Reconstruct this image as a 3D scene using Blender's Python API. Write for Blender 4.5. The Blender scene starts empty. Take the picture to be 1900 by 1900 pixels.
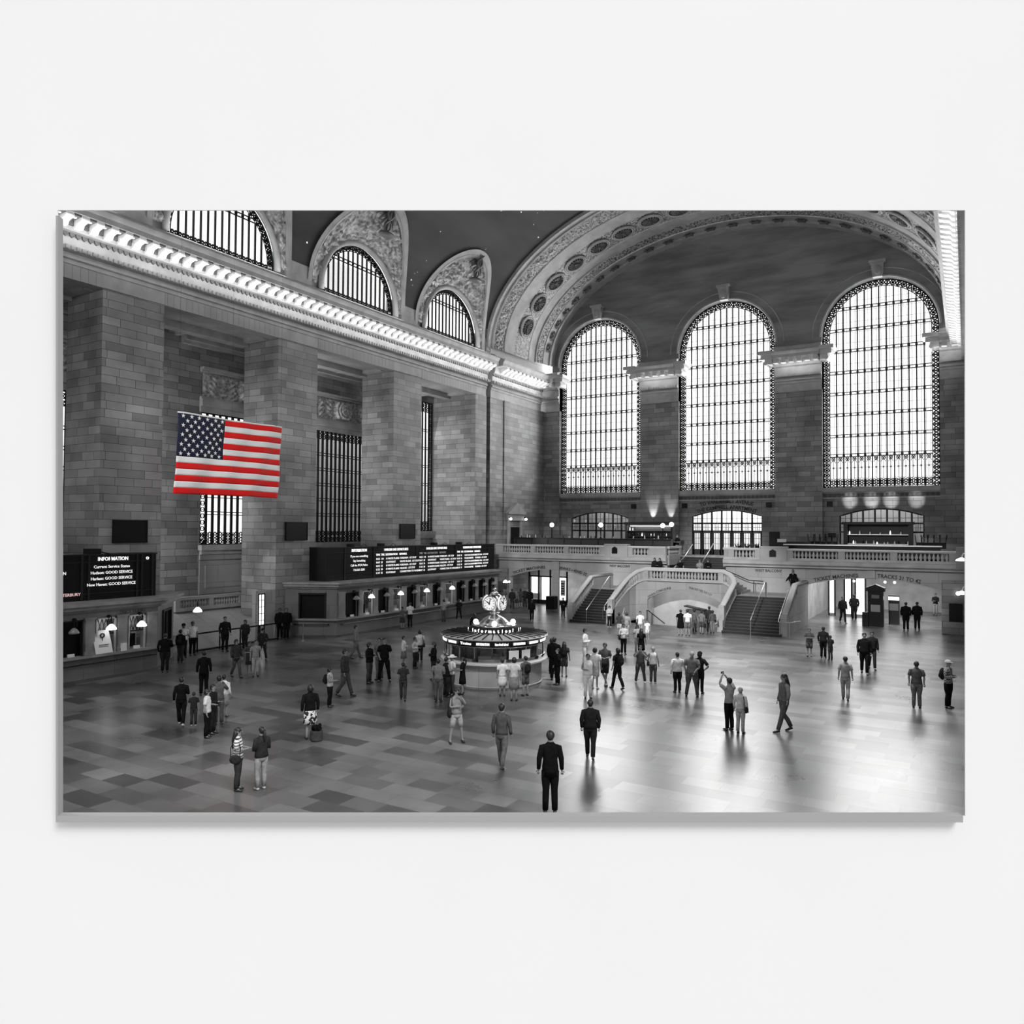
import bpy, bmesh, math, random
from mathutils import Vector, Matrix, noise
random.seed(7)
R = math.radians
SC = bpy.context.scene
COL = SC.collection
sin, cos, pi = math.sin, math.cos, math.pi

# ---------------------------------------------------------------- materials
def mat(name, col=0.5, rough=0.6, metal=0.0, emit=None, estr=1.0, spec=0.5):
    m = bpy.data.materials.new(name); m.use_nodes = True
    b = m.node_tree.nodes['Principled BSDF']
    c = (col, col, col) if not isinstance(col, tuple) else col
    b.inputs['Base Color'].default_value = (*c, 1); b.inputs['Roughness'].default_value = rough
    b.inputs['Metallic'].default_value = metal; b.inputs['Specular IOR Level'].default_value = spec
    if emit is not None:
        e = (emit,)*3 if not isinstance(emit, tuple) else emit
        b.inputs['Emission Color'].default_value = (*e, 1); b.inputs['Emission Strength'].default_value = estr
    return m
def speckle(m, scale, lo, hi, detail=4, coord='Object', stretch=(1, 1, 1), bump=0):
    nt = m.node_tree; n = nt.nodes; b = n['Principled BSDF']
    tc = n.new('ShaderNodeTexCoord'); mp = n.new('ShaderNodeMapping'); mp.inputs['Scale'].default_value = stretch
    nz = n.new('ShaderNodeTexNoise'); nz.inputs['Scale'].default_value = scale; nz.inputs['Detail'].default_value = detail
    cr = n.new('ShaderNodeValToRGB'); cr.color_ramp.elements[0].position = .35; cr.color_ramp.elements[1].position = .65
    cr.color_ramp.elements[0].color = (lo, lo, lo, 1); cr.color_ramp.elements[1].color = (hi, hi, hi, 1)
    nt.links.new(tc.outputs[coord], mp.inputs[0]); nt.links.new(mp.outputs[0], nz.inputs['Vector'])
    nt.links.new(nz.outputs['Fac'], cr.inputs[0]); nt.links.new(cr.outputs[0], b.inputs['Base Color'])
    if bump:
        bp = n.new('ShaderNodeBump'); bp.inputs['Strength'].default_value = bump
        nt.links.new(nz.outputs['Fac'], bp.inputs['Height']); nt.links.new(bp.outputs[0], b.inputs['Normal'])
    return m
def masonry(name, c1, c2, mortar, bw, rh, rough=.55, ms=.012, vary=.35, spec=.4, offset=.5, stain=6.0, bias=0.0, rlo=None, rhi=None):
    m = mat(name, c1, rough, spec=spec); nt = m.node_tree; n = nt.nodes; L = nt.links.new; b = n['Principled BSDF']
    uv = n.new('ShaderNodeUVMap'); br = n.new('ShaderNodeTexBrick')
    br.inputs['Color1'].default_value = (c1, c1, c1, 1); br.inputs['Color2'].default_value = (c2, c2, c2, 1)
    br.inputs['Mortar'].default_value = (mortar, mortar, mortar, 1)
    br.inputs['Scale'].default_value = 1; br.inputs['Mortar Size'].default_value = ms; br.inputs['Brick Width'].default_value = bw
    br.inputs['Row Height'].default_value = rh; br.inputs['Mortar Smooth'].default_value = .3; br.inputs['Bias'].default_value = bias
    br.offset = offset; br.squash = .7; br.squash_frequency = 3
    L(uv.outputs[0], br.inputs['Vector'])
    nz = n.new('ShaderNodeTexNoise'); nz.inputs['Scale'].default_value = 1/stain*3; nz.inputs['Detail'].default_value = 5
    L(uv.outputs[0], nz.inputs['Vector'])
    mr = n.new('ShaderNodeMapRange'); mr.inputs[1].default_value = .3; mr.inputs[2].default_value = .7
    mr.inputs[3].default_value = 1-vary; mr.inputs[4].default_value = 1+vary*.5
    L(nz.outputs['Fac'], mr.inputs[0])
    mx = n.new('ShaderNodeMixRGB'); mx.blend_type = 'MULTIPLY'; mx.inputs[0].default_value = 1
    L(br.outputs['Color'], mx.inputs[1]); L(mr.outputs[0], mx.inputs[2]); L(mx.outputs[0], b.inputs['Base Color'])
    if rlo is not None:
        r2 = n.new('ShaderNodeMapRange'); r2.inputs[3].default_value = rlo; r2.inputs[4].default_value = rhi
        L(nz.outputs['Fac'], r2.inputs[0]); L(r2.outputs[0], b.inputs['Roughness'])
    return m
def glassmat(name, refl=.06, tint=1.0):
    m = bpy.data.materials.new(name); m.use_nodes = True; nt = m.node_tree; nt.nodes.clear()
    o = nt.nodes.new('ShaderNodeOutputMaterial'); t = nt.nodes.new('ShaderNodeBsdfTransparent'); g = nt.nodes.new('ShaderNodeBsdfGlossy')
    t.inputs[0].default_value = (tint, tint, tint, 1); g.inputs['Roughness'].default_value = .05
    x = nt.nodes.new('ShaderNodeMixShader'); x.inputs[0].default_value = refl
    nt.links.new(t.outputs[0], x.inputs[1]); nt.links.new(g.outputs[0], x.inputs[2]); nt.links.new(x.outputs[0], o.inputs[0])
    return m

STONE = masonry('limestone_blocks', .36, .2, .045, 1.45, .42, vary=.35)
STONE2 = masonry('smooth_limestone', .42, .36, .12, 2.4, 1.1, vary=.2, ms=.008)
STONED = masonry('dark_marble', .12, .09, .04, 1.6, .8, rough=.3, vary=.3, ms=.006)
FLOOR = masonry('marble_floor', .21, .06, .06, 1.45, .66, rough=.2, ms=.005, vary=.5, spec=.5, stain=9, rlo=.24, rhi=.34)
FLOOR.node_tree.nodes['Principled BSDF'].inputs['IOR'].default_value = 1.75
VOUS = masonry('lintel_stone', .42, .38, .15, .55, 3.0, vary=.15, ms=.01, offset=0)
PLAIN = speckle(mat('pale_stone', .42, .6), 1.2, .34, .46)
TYMP = speckle(mat('tympanum_plaster', .2, .8), .5, .17, .3, stretch=(.5, 1, 2.4), detail=6)
CEIL = speckle(mat('night_sky_paint', .07, .8), .35, .038, .07, stretch=(1, .3, 1), detail=6)
RELIEF = mat('carved_stone', .5, .55)
FILI = speckle(mat('shaded_filigree', .2, .5), 7, .02, .5, 2, bump=.6)  # dark and pale flecks in the colour stand in for shading of the carved bands
RELF = speckle(mat('sculpted_relief', .4, .55), 4.5, .2, .62, 3, bump=.7)  # flecked colour adds painted shade contrast to the modelled relief
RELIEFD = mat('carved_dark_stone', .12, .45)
STAR = mat('glowing_gilt_star', .8, .3, emit=1.0, estr=.6)  # painted stars given emission, so they glow without being lamps
IRON = mat('black_iron', .01, .7, spec=.15)
IRON2 = mat('bronze_grille', .012, .7, spec=.15)
SASH = mat('outer_sash_paint', .35, .6)
SCREEN = mat('black_screen', .004, .35, spec=.25)
BRONZE = mat('dark_bronze', .03, .3, .6)
GLASS = glassmat('window_glass', .05)
WOODD = mat('dark_wood', .03, .35)
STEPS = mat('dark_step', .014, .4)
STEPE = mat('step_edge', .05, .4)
WHITE = mat('white_paint', .8, .5)
PAPER = mat('paper', .75, .7)
INK = mat('black_ink', .01, .6)
ENGR = mat('engraved_letters', .03, .6)
LIT = mat('lit_white', .9, .5, emit=1.0, estr=1.6)
LITX = mat('lamp_glass', .9, .4, emit=1.0, estr=3)
LITS = mat('lit_sign_letters', .9, .4, emit=1.0, estr=1.2)
OFFST = masonry('office_stone', .2, .15, .05, 2.0, 1.0, rough=.35, vary=.3, ms=.006)
OFFTR = speckle(mat('office_trim_stone', .26, .4), 1.5, .2, .3)
LITT = mat('sign_letters', .9, .5, emit=1.0, estr=.85)
LITD = mat('dim_display_letters', .3, .5, emit=1.0, estr=.12)
LITR = mat('red_display_letters', .5, .5, emit=(1, .6, .6), estr=.7)
BRASS = mat('polished_brass', .72, .18, 1.0)
STEEL = mat('handrail_steel', .6, .3, 1.0)
WALLW = speckle(mat('white_wall_paint', .8, .9, spec=.05), .4, .797, .803)
GREYB = mat('grey_backing', .36, .8, spec=.1)

# ---------------------------------------------------------------- mesh builder
OFF = {}
CN = Vector((-.51372, .85770, .02413)).normalized()   # gallery wall normal
CAMP = Vector((0, 0, 6.7))
def root_off(p):
    return OFF.get(p.name, Vector((0, 0, 0))) if p else Vector((0, 0, 0))
class MB:
    def __init__(s): s.v = []; s.f = []; s.mi = []; s.m = 0
    def add(s, vs, fs):
        b = len(s.v); s.v += [tuple(x) for x in vs]; s.f += [tuple(i+b for i in f) for f in fs]; s.mi += [s.m]*len(fs)
        return s
    def box(s, x0, x1, y0, y1, z0, z1):
        return s.add([(x0,y0,z0),(x1,y0,z0),(x1,y1,z0),(x0,y1,z0),(x0,y0,z1),(x1,y0,z1),(x1,y1,z1),(x0,y1,z1)],
                     [(0,3,2,1),(4,5,6,7),(0,1,5,4),(1,2,6,5),(2,3,7,6),(3,0,4,7)])
    def quad(s, a, b, c, d): return s.add([a, b, c, d], [(0, 1, 2, 3)])
    def prism(s, poly, M, w0, w1):
        n = len(poly); vs = [M(u, v, w0) for u, v in poly]+[M(u, v, w1) for u, v in poly]
        fs = [tuple(range(n))[::-1], tuple(range(n, 2*n))]+[(i, (i+1) % n, n+(i+1) % n, n+i) for i in range(n)]
        return s.add(vs, fs)
    def tube(s, pts, rs, n=8, cap=True, sq=1.0):
        pts = [Vector(p) for p in pts]
        if not isinstance(rs, (list, tuple)): rs = [rs]*len(pts)
        vs = []; fs = []; up0 = None
        for i, p in enumerate(pts):
            d = (pts[min(i+1, len(pts)-1)]-pts[max(i-1, 0)])
            d = d.normalized() if d.length > 1e-9 else Vector((0, 0, 1))
            if up0 is None: up0 = Vector((0, 0, 1)) if abs(d.z) < .9 else Vector((0, 1, 0))
            a = d.cross(up0)
            if a.length < 1e-3: a = d.cross(Vector((1, 0, 0)))
            a.normalize(); c = a.cross(d).normalized(); up0 = c
            r = rs[i]; ra, rc = (r if isinstance(r, tuple) else (r, r*sq))
            for k in range(n):
                t = 2*pi*k/n; vs.append(p+a*ra*cos(t)+c*rc*sin(t))
        for i in range(len(pts)-1):
            for k in range(n): fs.append((i*n+k, i*n+(k+1) % n, (i+1)*n+(k+1) % n, (i+1)*n+k))
        if cap: fs += [tuple(range(n))[::-1], tuple(range((len(pts)-1)*n, len(pts)*n))]
        return s.add(vs, fs)
    def lathe(s, prof, c=(0, 0, 0), n=16, cap=True, a0=0, a1=2*pi):
        full = abs(a1-a0-2*pi) < 1e-6; m = n if full else n+1; vs = []; fs = []
        for r, z in prof:
            for k in range(m):
                t = a0+(a1-a0)*k/n; vs.append((c[0]+r*cos(t), c[1]+r*sin(t), c[2]+z))
        for i in range(len(prof)-1):
            for k in range(n): fs.append((i*m+k, i*m+(k+1) % m, (i+1)*m+(k+1) % m, (i+1)*m+k))
        if cap and full: fs += [tuple(range(n))[::-1], tuple(range((len(prof)-1)*m, len(prof)*m))]
        return s.add(vs, fs)
    def ball(s, c, r, n=10, m=6, zs=(-1, 1)):
        rr = r if isinstance(r, tuple) else (r, r, r); vs = []; fs = []
        a, b = math.asin(zs[0]), math.asin(zs[1])
        for i in range(m+1):
            t = a+(b-a)*i/m
            for k in range(n): vs.append((c[0]+rr[0]*cos(t)*cos(2*pi*k/n), c[1]+rr[1]*cos(t)*sin(2*pi*k/n), c[2]+rr[2]*sin(t)))
        for i in range(m):
            for k in range(n): fs.append((i*n+k, i*n+(k+1) % n, (i+1)*n+(k+1) % n, (i+1)*n+k))
        return s.add(vs, fs)
    def ring(s, M, u, v, r, t=.03, n=8):   # flat ring ornament with square section in plane coordinates
        vs = []; fs = []
        for k in range(n):
            a = 2*pi*k/n; c_, s_ = cos(a), sin(a)
            for rr, w in ((r-t, -.02), (r, -.02), (r, .02), (r-t, .02)): vs.append(M(u+rr*c_, v+rr*s_, w))
        for k in range(n):
            j = (k+1) % n
            for q in range(4): fs.append((k*4+q, j*4+q, j*4+(q+1) % 4, k*4+(q+1) % 4))
        return s.add(vs, fs)
    def bar(s, M, u0, v0, u1, v1, t, d=.05):
        L = math.hypot(u1-u0, v1-v0)
        if L < 1e-6: return s
        a, b = -(v1-v0)/L*t/2, (u1-u0)/L*t/2
        return s.prism([(u0-a, v0-b), (u1-a, v1-b), (u1+a, v1+b), (u0+a, v0+b)], M, -d/2, d/2)
    def grid(s, fn, nu, nv):
        vs = [fn(i/nu, j/nv) for i in range(nu+1) for j in range(nv+1)]
        fs = [(i*(nv+1)+j, (i+1)*(nv+1)+j, (i+1)*(nv+1)+j+1, i*(nv+1)+j+1) for i in range(nu) for j in range(nv)]
        return s.add(vs, fs)
    def cols(s, us, lo, hi, M, w0, w1):   # wall of vertical columns between curves lo(u), hi(u)
        n = len(us); vs = []
        for w in (w0, w1):
            for u in us: vs += [M(u, lo(u), w), M(u, hi(u), w)]
        fs = []
        for i in range(n-1):
            a = 2*i; b = 2*n+2*i
            fs += [(a, a+2, a+3, a+1), (b, b+1, b+3, b+2), (a, b, b+2, a+2), (a+1, a+3, b+3, b+1)]
        fs += [(0, 1, 2*n+1, 2*n), (2*n-2, 4*n-2, 4*n-1, 2*n-1)]
        return s.add(vs, fs)
    def build(s, name, m, parent=None, smooth=False, clip=False, local=False, uv=True, fix=False):
        me = bpy.data.meshes.new(name)
        off = Vector((0, 0, 0)) if local else root_off(parent)
        me.from_pydata([(Vector(v)-off) for v in s.v], [], s.f)
        ms = m if isinstance(m, (list, tuple)) else [m]
        for x in ms: me.materials.append(x)
        if len(ms) > 1: me.polygons.foreach_set('material_index', s.mi)
        if clip or fix:
            bm = bmesh.new(); bm.from_mesh(me)
            if clip:
                bmesh.ops.bisect_plane(bm, geom=bm.verts[:]+bm.edges[:]+bm.faces[:], dist=1e-4, plane_co=CAMP+CN*16.12-off, plane_no=CN, clear_inner=True)
            if fix: bmesh.ops.recalc_face_normals(bm, faces=bm.faces[:])
            bm.to_mesh(me); bm.free()
        if uv:
            ul = me.uv_layers.new(name='UVMap')
            for p in me.polygons:
                nx, ny, nz = (abs(q) for q in p.normal)
                for li in p.loop_indices:
                    c = me.vertices[me.loops[li].vertex_index].co+off
                    ul.data[li].uv = (c.y, c.z) if (nx >= ny and nx >= nz) else ((c.x, c.z) if ny >= nz else (c.x, c.y))
        if smooth: me.polygons.foreach_set('use_smooth', [True]*len(me.polygons))
        o = bpy.data.objects.new(name, me); COL.objects.link(o)
        if parent: o.parent = parent; OFF[o.name] = off
        return o
def struct(o): o['kind'] = 'structure'; return o
def tag(o, label, cat, group=None):
    o['label'] = label; o['category'] = cat
    if group: o['group'] = group
    return o
def thing(name, loc, label, cat, group=None, rz=0):
    o = bpy.data.objects.new(name, None); COL.objects.link(o); o.location = loc; o.rotation_euler = (0, 0, rz); o.empty_display_size = .2
    OFF[o.name] = Vector(loc); return tag(o, label, cat, group)
def senv(name, loc):
    o = bpy.data.objects.new(name, None); COL.objects.link(o); o.location = loc; OFF[o.name] = Vector(loc); return struct(o)
def MX(x):   # plane facing the hall on the left wall: u -> y, v -> z, w -> x
    return lambda u, v, w: (x+w, u, v)
def MY(y):   # plane facing the camera on the far wall: u -> x, v -> z, w -> y
    return lambda u, v, w: (u, y+w, v)
def MZ(z): return lambda u, v, w: (u, v, z+w)

def text_mesh(body, size, align='CENTER', bold=0.0, extrude=.01):
    cu = bpy.data.curves.new('t', 'FONT'); cu.body = body; cu.size = size; cu.align_x = align; cu.extrude = extrude; cu.offset = bold
    cu.resolution_u = 2
    ob = bpy.data.objects.new('t', cu); COL.objects.link(ob)
    dg = bpy.context.evaluated_depsgraph_get(); dg.update()
    me = bpy.data.meshes.new_from_object(ob.evaluated_get(dg))
    vs = [tuple(v.co) for v in me.vertices]; fs = [tuple(p.vertices) for p in me.polygons]
    bpy.data.objects.remove(ob); bpy.data.curves.remove(cu); bpy.data.meshes.remove(me)
    return vs, fs
def text(name, body, size, M, m, parent, u=0, v=0, width=None, bend=None, align='CENTER', bold=0.0, extrude=.01, arc=None):
    """writing in plane coordinates; bend = (radius, rise direction) lays the line on an arc about a point below it"""
    vs, fs = text_mesh(body, size, align, bold, extrude)
    if not vs: return None
    x0 = min(p[0] for p in vs); x1 = max(p[0] for p in vs); k = 1.0
    if width: k = width/(x1-x0)
    out = []
    for x, y, z in vs:
        x *= k
        if arc:   # arc = (centre across, crown height, radius)
            a = (u+x-arc[0])/arc[2]; out.append(M(arc[0]+(arc[2]+y)*sin(a), arc[1]+(arc[2]+y)*cos(a)-arc[2], -z))
        elif bend:
            a = x/bend; out.append(M(u+(bend+y)*sin(a), v+(bend+y)*cos(a)-bend, -z))
        else: out.append(M(u+x, v+y, -z))
    b = MB().add(out, fs)
    return b.build(name, m, parent, uv=False)
# ================================================================ SETTING
XS, WY, CX = -36.5, 67.0, -18.2
VA, VB, VZ = 18.5, 11.6, 23.0
def arch_x(z, a=VA, b=VB): return CX-a*math.sqrt(max(0, 1-((z-VZ)/b)**2))
LUN = (17.65, 28.8, 40.1, 51.25)      # lunette centres along the hall
# ---- gallery wall that carries the big opening, and its grey backing board
cr = Vector((.85770+0, .51413, 0)); cr = Vector((0, 0, 1)).cross(CN)*-1
cr.normalize(); cup = cr.cross(CN).normalized()
roll = R(.31357)
ca = cr*cos(roll)+cup*sin(roll); cb = cup*cos(roll)-cr*sin(roll)
if cb.z < 0: cb = -cb
if ca.x < 0: ca = -ca
def CP(u, v, d): return CAMP+CN*d+ca*u+cb*v
def OP(px, d=16.0): return (px-950)/1410.64*d
L_, R_, T_, B_ = OP(107), OP(1791), -OP(390), -OP(1514)
def CM(u, v, w): return tuple(CP(u, v, 16.0+w))
m = MB()
m.prism([(-45, T_), (45, T_), (45, 40), (-45, 40)], CM, 0, .03)
m.prism([(-45, -25), (45, -25), (45, B_), (-45, B_)], CM, 0, .03)
m.prism([(-45, B_), (L_, B_), (L_, T_), (-45, T_)], CM, 0, .03)
m.prism([(R_, B_), (45, B_), (45, T_), (R_, T_)], CM, 0, .03)
struct(m.build('wall_front', WALLW, fix=True))
D2 = 15.8
l2, r2, b2, b3, t2 = OP(103.5, D2), OP(1787, D2), -OP(1526, D2), -OP(1514, D2), -OP(400, D2)
m = MB(); o16 = lambda u, v, w: tuple(CP(u, v, D2+w))
lx = OP(107, D2)
m.prism([(l2, b2), (r2, b2), (r2, b3), (lx, b3), (lx, t2), (l2, t2)], o16, 0, .19)
bb = m.build('backing_board', GREYB, fix=True); tag(bb, 'grey backing board edge below and left of the big view on the white wall', 'picture backing')

# ---- floor (with the stairwell left open) and passage floors
m = MB()
HX0, HX1, HY0, HY1 = -21.5, -15.6, 52.3, 62.0
for (x0, x1, y0, y1) in ((-60, 8, -12, HY0), (-60, HX0, HY0, 86), (HX1, 8, HY0, 86), (HX0, HX1, HY1, 86)):
    m.box(x0, x1, y0, y1, -.25, 0)
struct(m.build('floor', FLOOR, clip=True))
m = MB()
m.add([(HX0, HY0, -.02), (HX1, HY0, -.02), (HX1, HY1, -3.2), (HX0, HY1, -3.2)], [(0, 1, 2, 3)])
m.box(HX0-.1, HX0, HY0, HY1, -3.4, 0); m.box(HX1, HX1+.1, HY0, HY1, -3.4, 0); m.box(HX0, HX1, HY1, HY1+.2, -3.4, 3)
struct(m.build('floor_ramp', STONE2))

# ---- star-painted vault with openings for the lunettes
m = MB(); NY, NT = 236, 150; y0, y1 = -12.0, 56.6; idx = {}
for i in range(NY+1):
    for j in range(NT+1):
        t = pi*j/NT
        m.v.append((CX-VA*cos(t), y0+(y1-y0)*i/NY, VZ+VB*sin(t)))
for i in range(NY):
    for j in range(NT):
        yc = y0+(y1-y0)*(i+.5)/NY; t = pi*(j+.5)/NT; zc = VZ+VB*sin(t); hit = False
        if t < pi/2:
            for c in LUN:
                q = (yc-c)/4.6
                if abs(q) < 1 and zc < VZ+6.05*math.sqrt(1-q*q): hit = True
        if not hit:
            a = i*(NT+1)+j; m.f.append((a, a+1, a+NT+2, a+NT+1)); m.mi.append(0)
ceil_ = struct(m.build('ceiling', CEIL, smooth=True, clip=True))
m = MB()
for k in range(420):
    t = R(random.uniform(8, 100)); y = random.uniform(20, 56); r = random.choice((.025, .03, .04, .06))
    if any(abs(y-c) < 5.1 and t < R(45) for c in LUN): continue
    p = Vector((CX-(VA-.04)*cos(t), y, VZ+(VB-.04)*sin(t))); m.ball(p, r, 5, 3)
m.build('star_pattern', STAR, ceil_)
m = MB()
for ya, yb in ((-12, 13.05), (22.25, 24.2), (33.4, 35.5), (44.7, 46.65), (55.85, 56.6)):
    m.box(-37.3, -36.62, ya, yb, 22.3, 23.75)
for c in LUN:
    m.box(-37.5, -37.0, c-5.1, c-3.6, 22.2, 24.0); m.box(-37.5, -37.0, c+3.8, c+5.1, 22.2, 24.0)
struct(m.build('trim_1', PLAIN, clip=True))
# north springing
m = MB(); m.box(.1, .6, -12, 67, 22.3, 23.2); struct(m.build('trim_2', PLAIN, clip=True))

# ---- lunettes: carved penetration, light border band, arched window with grille
def arched_window(no, M, w, sill, spring, nb, rails, border, heavy, deep=1.3, glass=True, tracery=None, outer=True, sc=1.0):
    """M(u,v,w): u across from the centre, v height, +w away from the hall"""
    R0 = w/2
    top = lambda u: spring+math.sqrt(max(0, R0*R0-u*u)) if spring else None
    root = MB(); root.tube([M(-R0, sill, 0), M(-R0, spring, 0)]+[M(-R0*cos(pi*k/28), spring+R0*sin(pi*k/28), 0) for k in range(1, 28)]+[M(R0, spring, 0), M(R0, sill, 0), M(-R0, sill, 0)], .07*sc, 4, cap=False)
    win = struct(root.build('window_%d' % no, IRON)); win['label'] = ''
    del win['label']
    Ri = R0-border
    m = MB()   # lacework border: two rails and rings between
    m.tube([M(-Ri, sill, 0), M(-Ri, spring, 0)]+[M(-Ri*cos(pi*k/28), spring+Ri*sin(pi*k/28), 0) for k in range(1, 28)]+[M(Ri, spring, 0), M(Ri, sill, 0)], .035*sc, 4, cap=False)
    rm = R0-border/2; pts = []; step = border*.82
    n = int((spring-sill)/step)
    for k in range(n):
        for s in (-1, 1): pts.append((s*rm, sill+(k+.5)*(spring-sill)/n, 0 if s > 0 else pi))
    n = int(pi*rm/step)
    for k in range(n):
        a = pi*(k+.5)/n; pts.append((rm*cos(a), spring+rm*sin(a), a))
    for k, (u, v, a) in enumerate(pts):
        if k % 2: m.bar(M, u-border*.45*cos(a), v-border*.45*sin(a), u+border*.45*cos(a), v+border*.45*sin(a), .09*sc, .05)
        m.ring(M, u, v, border*.46, border*.17, 8)
        if k % 2 == 0: m.ring(M, u, v, border*.24, border*.16, 6)
        for s in (-1, 1):
            e = border*.42; c0, s0 = cos(a+s*pi/4), sin(a+s*pi/4)
            m.bar(M, u-e*c0*1.1, v-e*s0*1.1, u+e*c0*1.1, v+e*s0*1.1, .055*sc, .04)
    m.build('border_grille', IRON2, win)
    m = MB()   # mullions
    for k in range(1, nb):
        u = -Ri+2*Ri*k/nb; v1 = spring+math.sqrt(max(0, Ri*Ri-u*u))
        m.bar(M, u, sill, u, v1, heavy, .12)
    for v in rails:
        h = Ri if v <= spring else math.sqrt(max(0, Ri*Ri-(v-spring)**2))
        for dv in (-.11*sc, .11*sc): m.bar(M, -h, v+dv, h, v+dv, heavy*.62, .1)
        for k in range(nb+1):
            u = -Ri+2*Ri*k/nb
            if abs(u) < h: m.ring(M, u, v, .11*sc, .05*sc, 6)
    m.build('mullion', IRON, win)
    if tracery:
        m = MB(); lo, mid, hi = tracery
        for dv in (.06, .2, .34, .5): m.bar(M, -Ri, lo+dv, Ri, lo+dv, .05, .06)
        for k in range(nb):
            u = -Ri+2*Ri*(k+.5)/nb; hw = Ri/nb
            v = lo+.04
            while v < mid:
                m.ring(M, u-hw*.5, v+hw*.4, hw*.52, hw*.26, 6); m.ring(M, u+hw*.5, v+hw*.4, hw*.52, hw*.26, 6); v += hw*.72
            if hi:
                m.ring(M, u, hi-.25, hw*.62, hw*.22, 8); m.ring(M, u, hi-.25, hw*.3, hw*.2, 6)
                m.bar(M, u, mid, u, hi-.4, .03, .04); m.ring(M, u, (mid+hi)/2, hw*.3, hw*.16, 6); m.bar(M, u-hw*.7, hi-.55, u+hw*.7, hi-.02, .04); m.bar(M, u+hw*.7, hi-.55, u-hw*.7, hi-.02, .04)
        m.build('tracery_panel', IRON2, win)
    if outer:
        m = MB()
        for k in range(0, nb*2+1):
            u = -R0-.3+2*(R0+.3)*k/(nb*2); m.bar(lambda a, b, c: M(a, b, c+deep), u, sill, u, spring+R0, .035, .04)
        v = sill
        while v < spring+R0:
            m.bar(lambda a, b, c: M(a, b, c+deep), -R0-.3, v, R0+.3, v, .03, .03); v += .875
        m.build('outer_sash', SASH, win)
    if glass:
        g = MB(); poly = [(-R0, sill)]+[(-R0*cos(pi*k/24), spring+R0*sin(pi*k/24)) for k in range(25)]+[(R0, sill)]
        g.prism(poly, M, .06, .075)
        g.build('window_glass', GLASS, win)
    return win
rnd = random.Random(3)
for li, c in enumerate(LUN):
    cw = c+(.1 if li > 1 else 0); RW = 3.85
    def surf(s, t, c=c, cw=cw, RW=RW, disp=True):
        a = pi*t; yi, zi = cw-RW*cos(a), 22.95+RW*sin(a); xi = -36.75
        yo, zo = c-4.6*cos(a), VZ+6.05*sin(a); xo = arch_x(zo)
        p = Vector((xi+(xo-xi)*s, yi+(yo-yi)*s, zi+(zo-zi)*s))
        return p
    def rel(s, t):
        p = surf(s, t); q = Vector((p.x*.6, p.y, p.z))*1.1
        h = noise.noise(q*1.5)*.5+abs(noise.noise(q*3.3+Vector((9, 3, 1))))*.9-.15
        e = min(1, s*6, (1-s)*5); h = max(-.05, h)*.62*e
        return (p.x+h*.8, p.y, p.z-h*.55)
    m = MB(); m.grid(rel, 46, 150)
    lu = struct(m.build('trim_%d' % (3+li), RELF, smooth=True, clip=True))
    m = MB()   # smooth border band on the vault edge, with a small return
    def band(s, t):
        p = surf(1-.10*(1-s), t); return (p.x+.10, p.y, p.z-.06)
    m.grid(band, 3, 60)
    def band2(s, t):
        a = pi*t; yo, zo = c-(4.6+.34*s)*cos(a), VZ+(6.05+.34*s)*sin(a); return (arch_x(zo)+.13, yo, zo-.06)
    m.grid(band2, 2, 60)
    m.tube([(xx, yy, zz) for xx, yy, zz in [tuple(surf(1, k/50)+Vector((.06, 0, -.04))) for k in range(51)]], .09, 6)
    m.build('border_band', PLAIN, lu, smooth=False)
    m = MB(); m.tube([(-36.62, cw-(RW-.02)*cos(pi*k/40), 22.95+(RW-.02)*sin(pi*k/40)) for k in range(-1, 42)], .2, 8); m.build('archivolt', PLAIN, lu, smooth=True)
    # winged staff ornament at the crown
    m = MB(); pk = Vector((arch_x(VZ+5.5)+.35, c+.2, VZ+5.3))
    m.tube([pk+Vector((-.4, 0, -1.0)), pk, pk+Vector((.5, 0, 1.2))], [.12, .14, .06], 8); m.ball(pk+Vector((.58, 0, 1.4)), .2, 8, 6)
    for s in (-1, 1):
        pts = [pk+Vector((-.3+.75*q, s*.32*sin(q*7.5+.4), -.9+1.9*q)) for q in [k/14 for k in range(15)]]
        m.tube(pts, [.05+.05*sin(pi*k/14) for k in range(15)], 6)
        for w in range(4): m.tube([pk+Vector((0, s*.1, .35-.12*w)), pk+Vector((-.1, s*(.75-.1*w), .55-.28*w)), pk+Vector((-.25, s*(1.25-.2*w), .3-.3*w))], [.07, .1, .02], 6)
    m.ball(pk+Vector((-.25, 0, -1.15)), (.4, .75, .2), 12, 6)
    m.build('winged_staff', RELIEFD, lu, smooth=True)
    def Ml(u, v, w, cw=cw): return (-36.95-w, cw+u, v)
    if li > 0 or True:
        arched_window(10+li, Ml, 7.5, 22.35, 22.95, 14, (25.35,), .42, .07, deep=1.0, tracery=(22.4, 22.85, None), outer=False)

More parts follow.
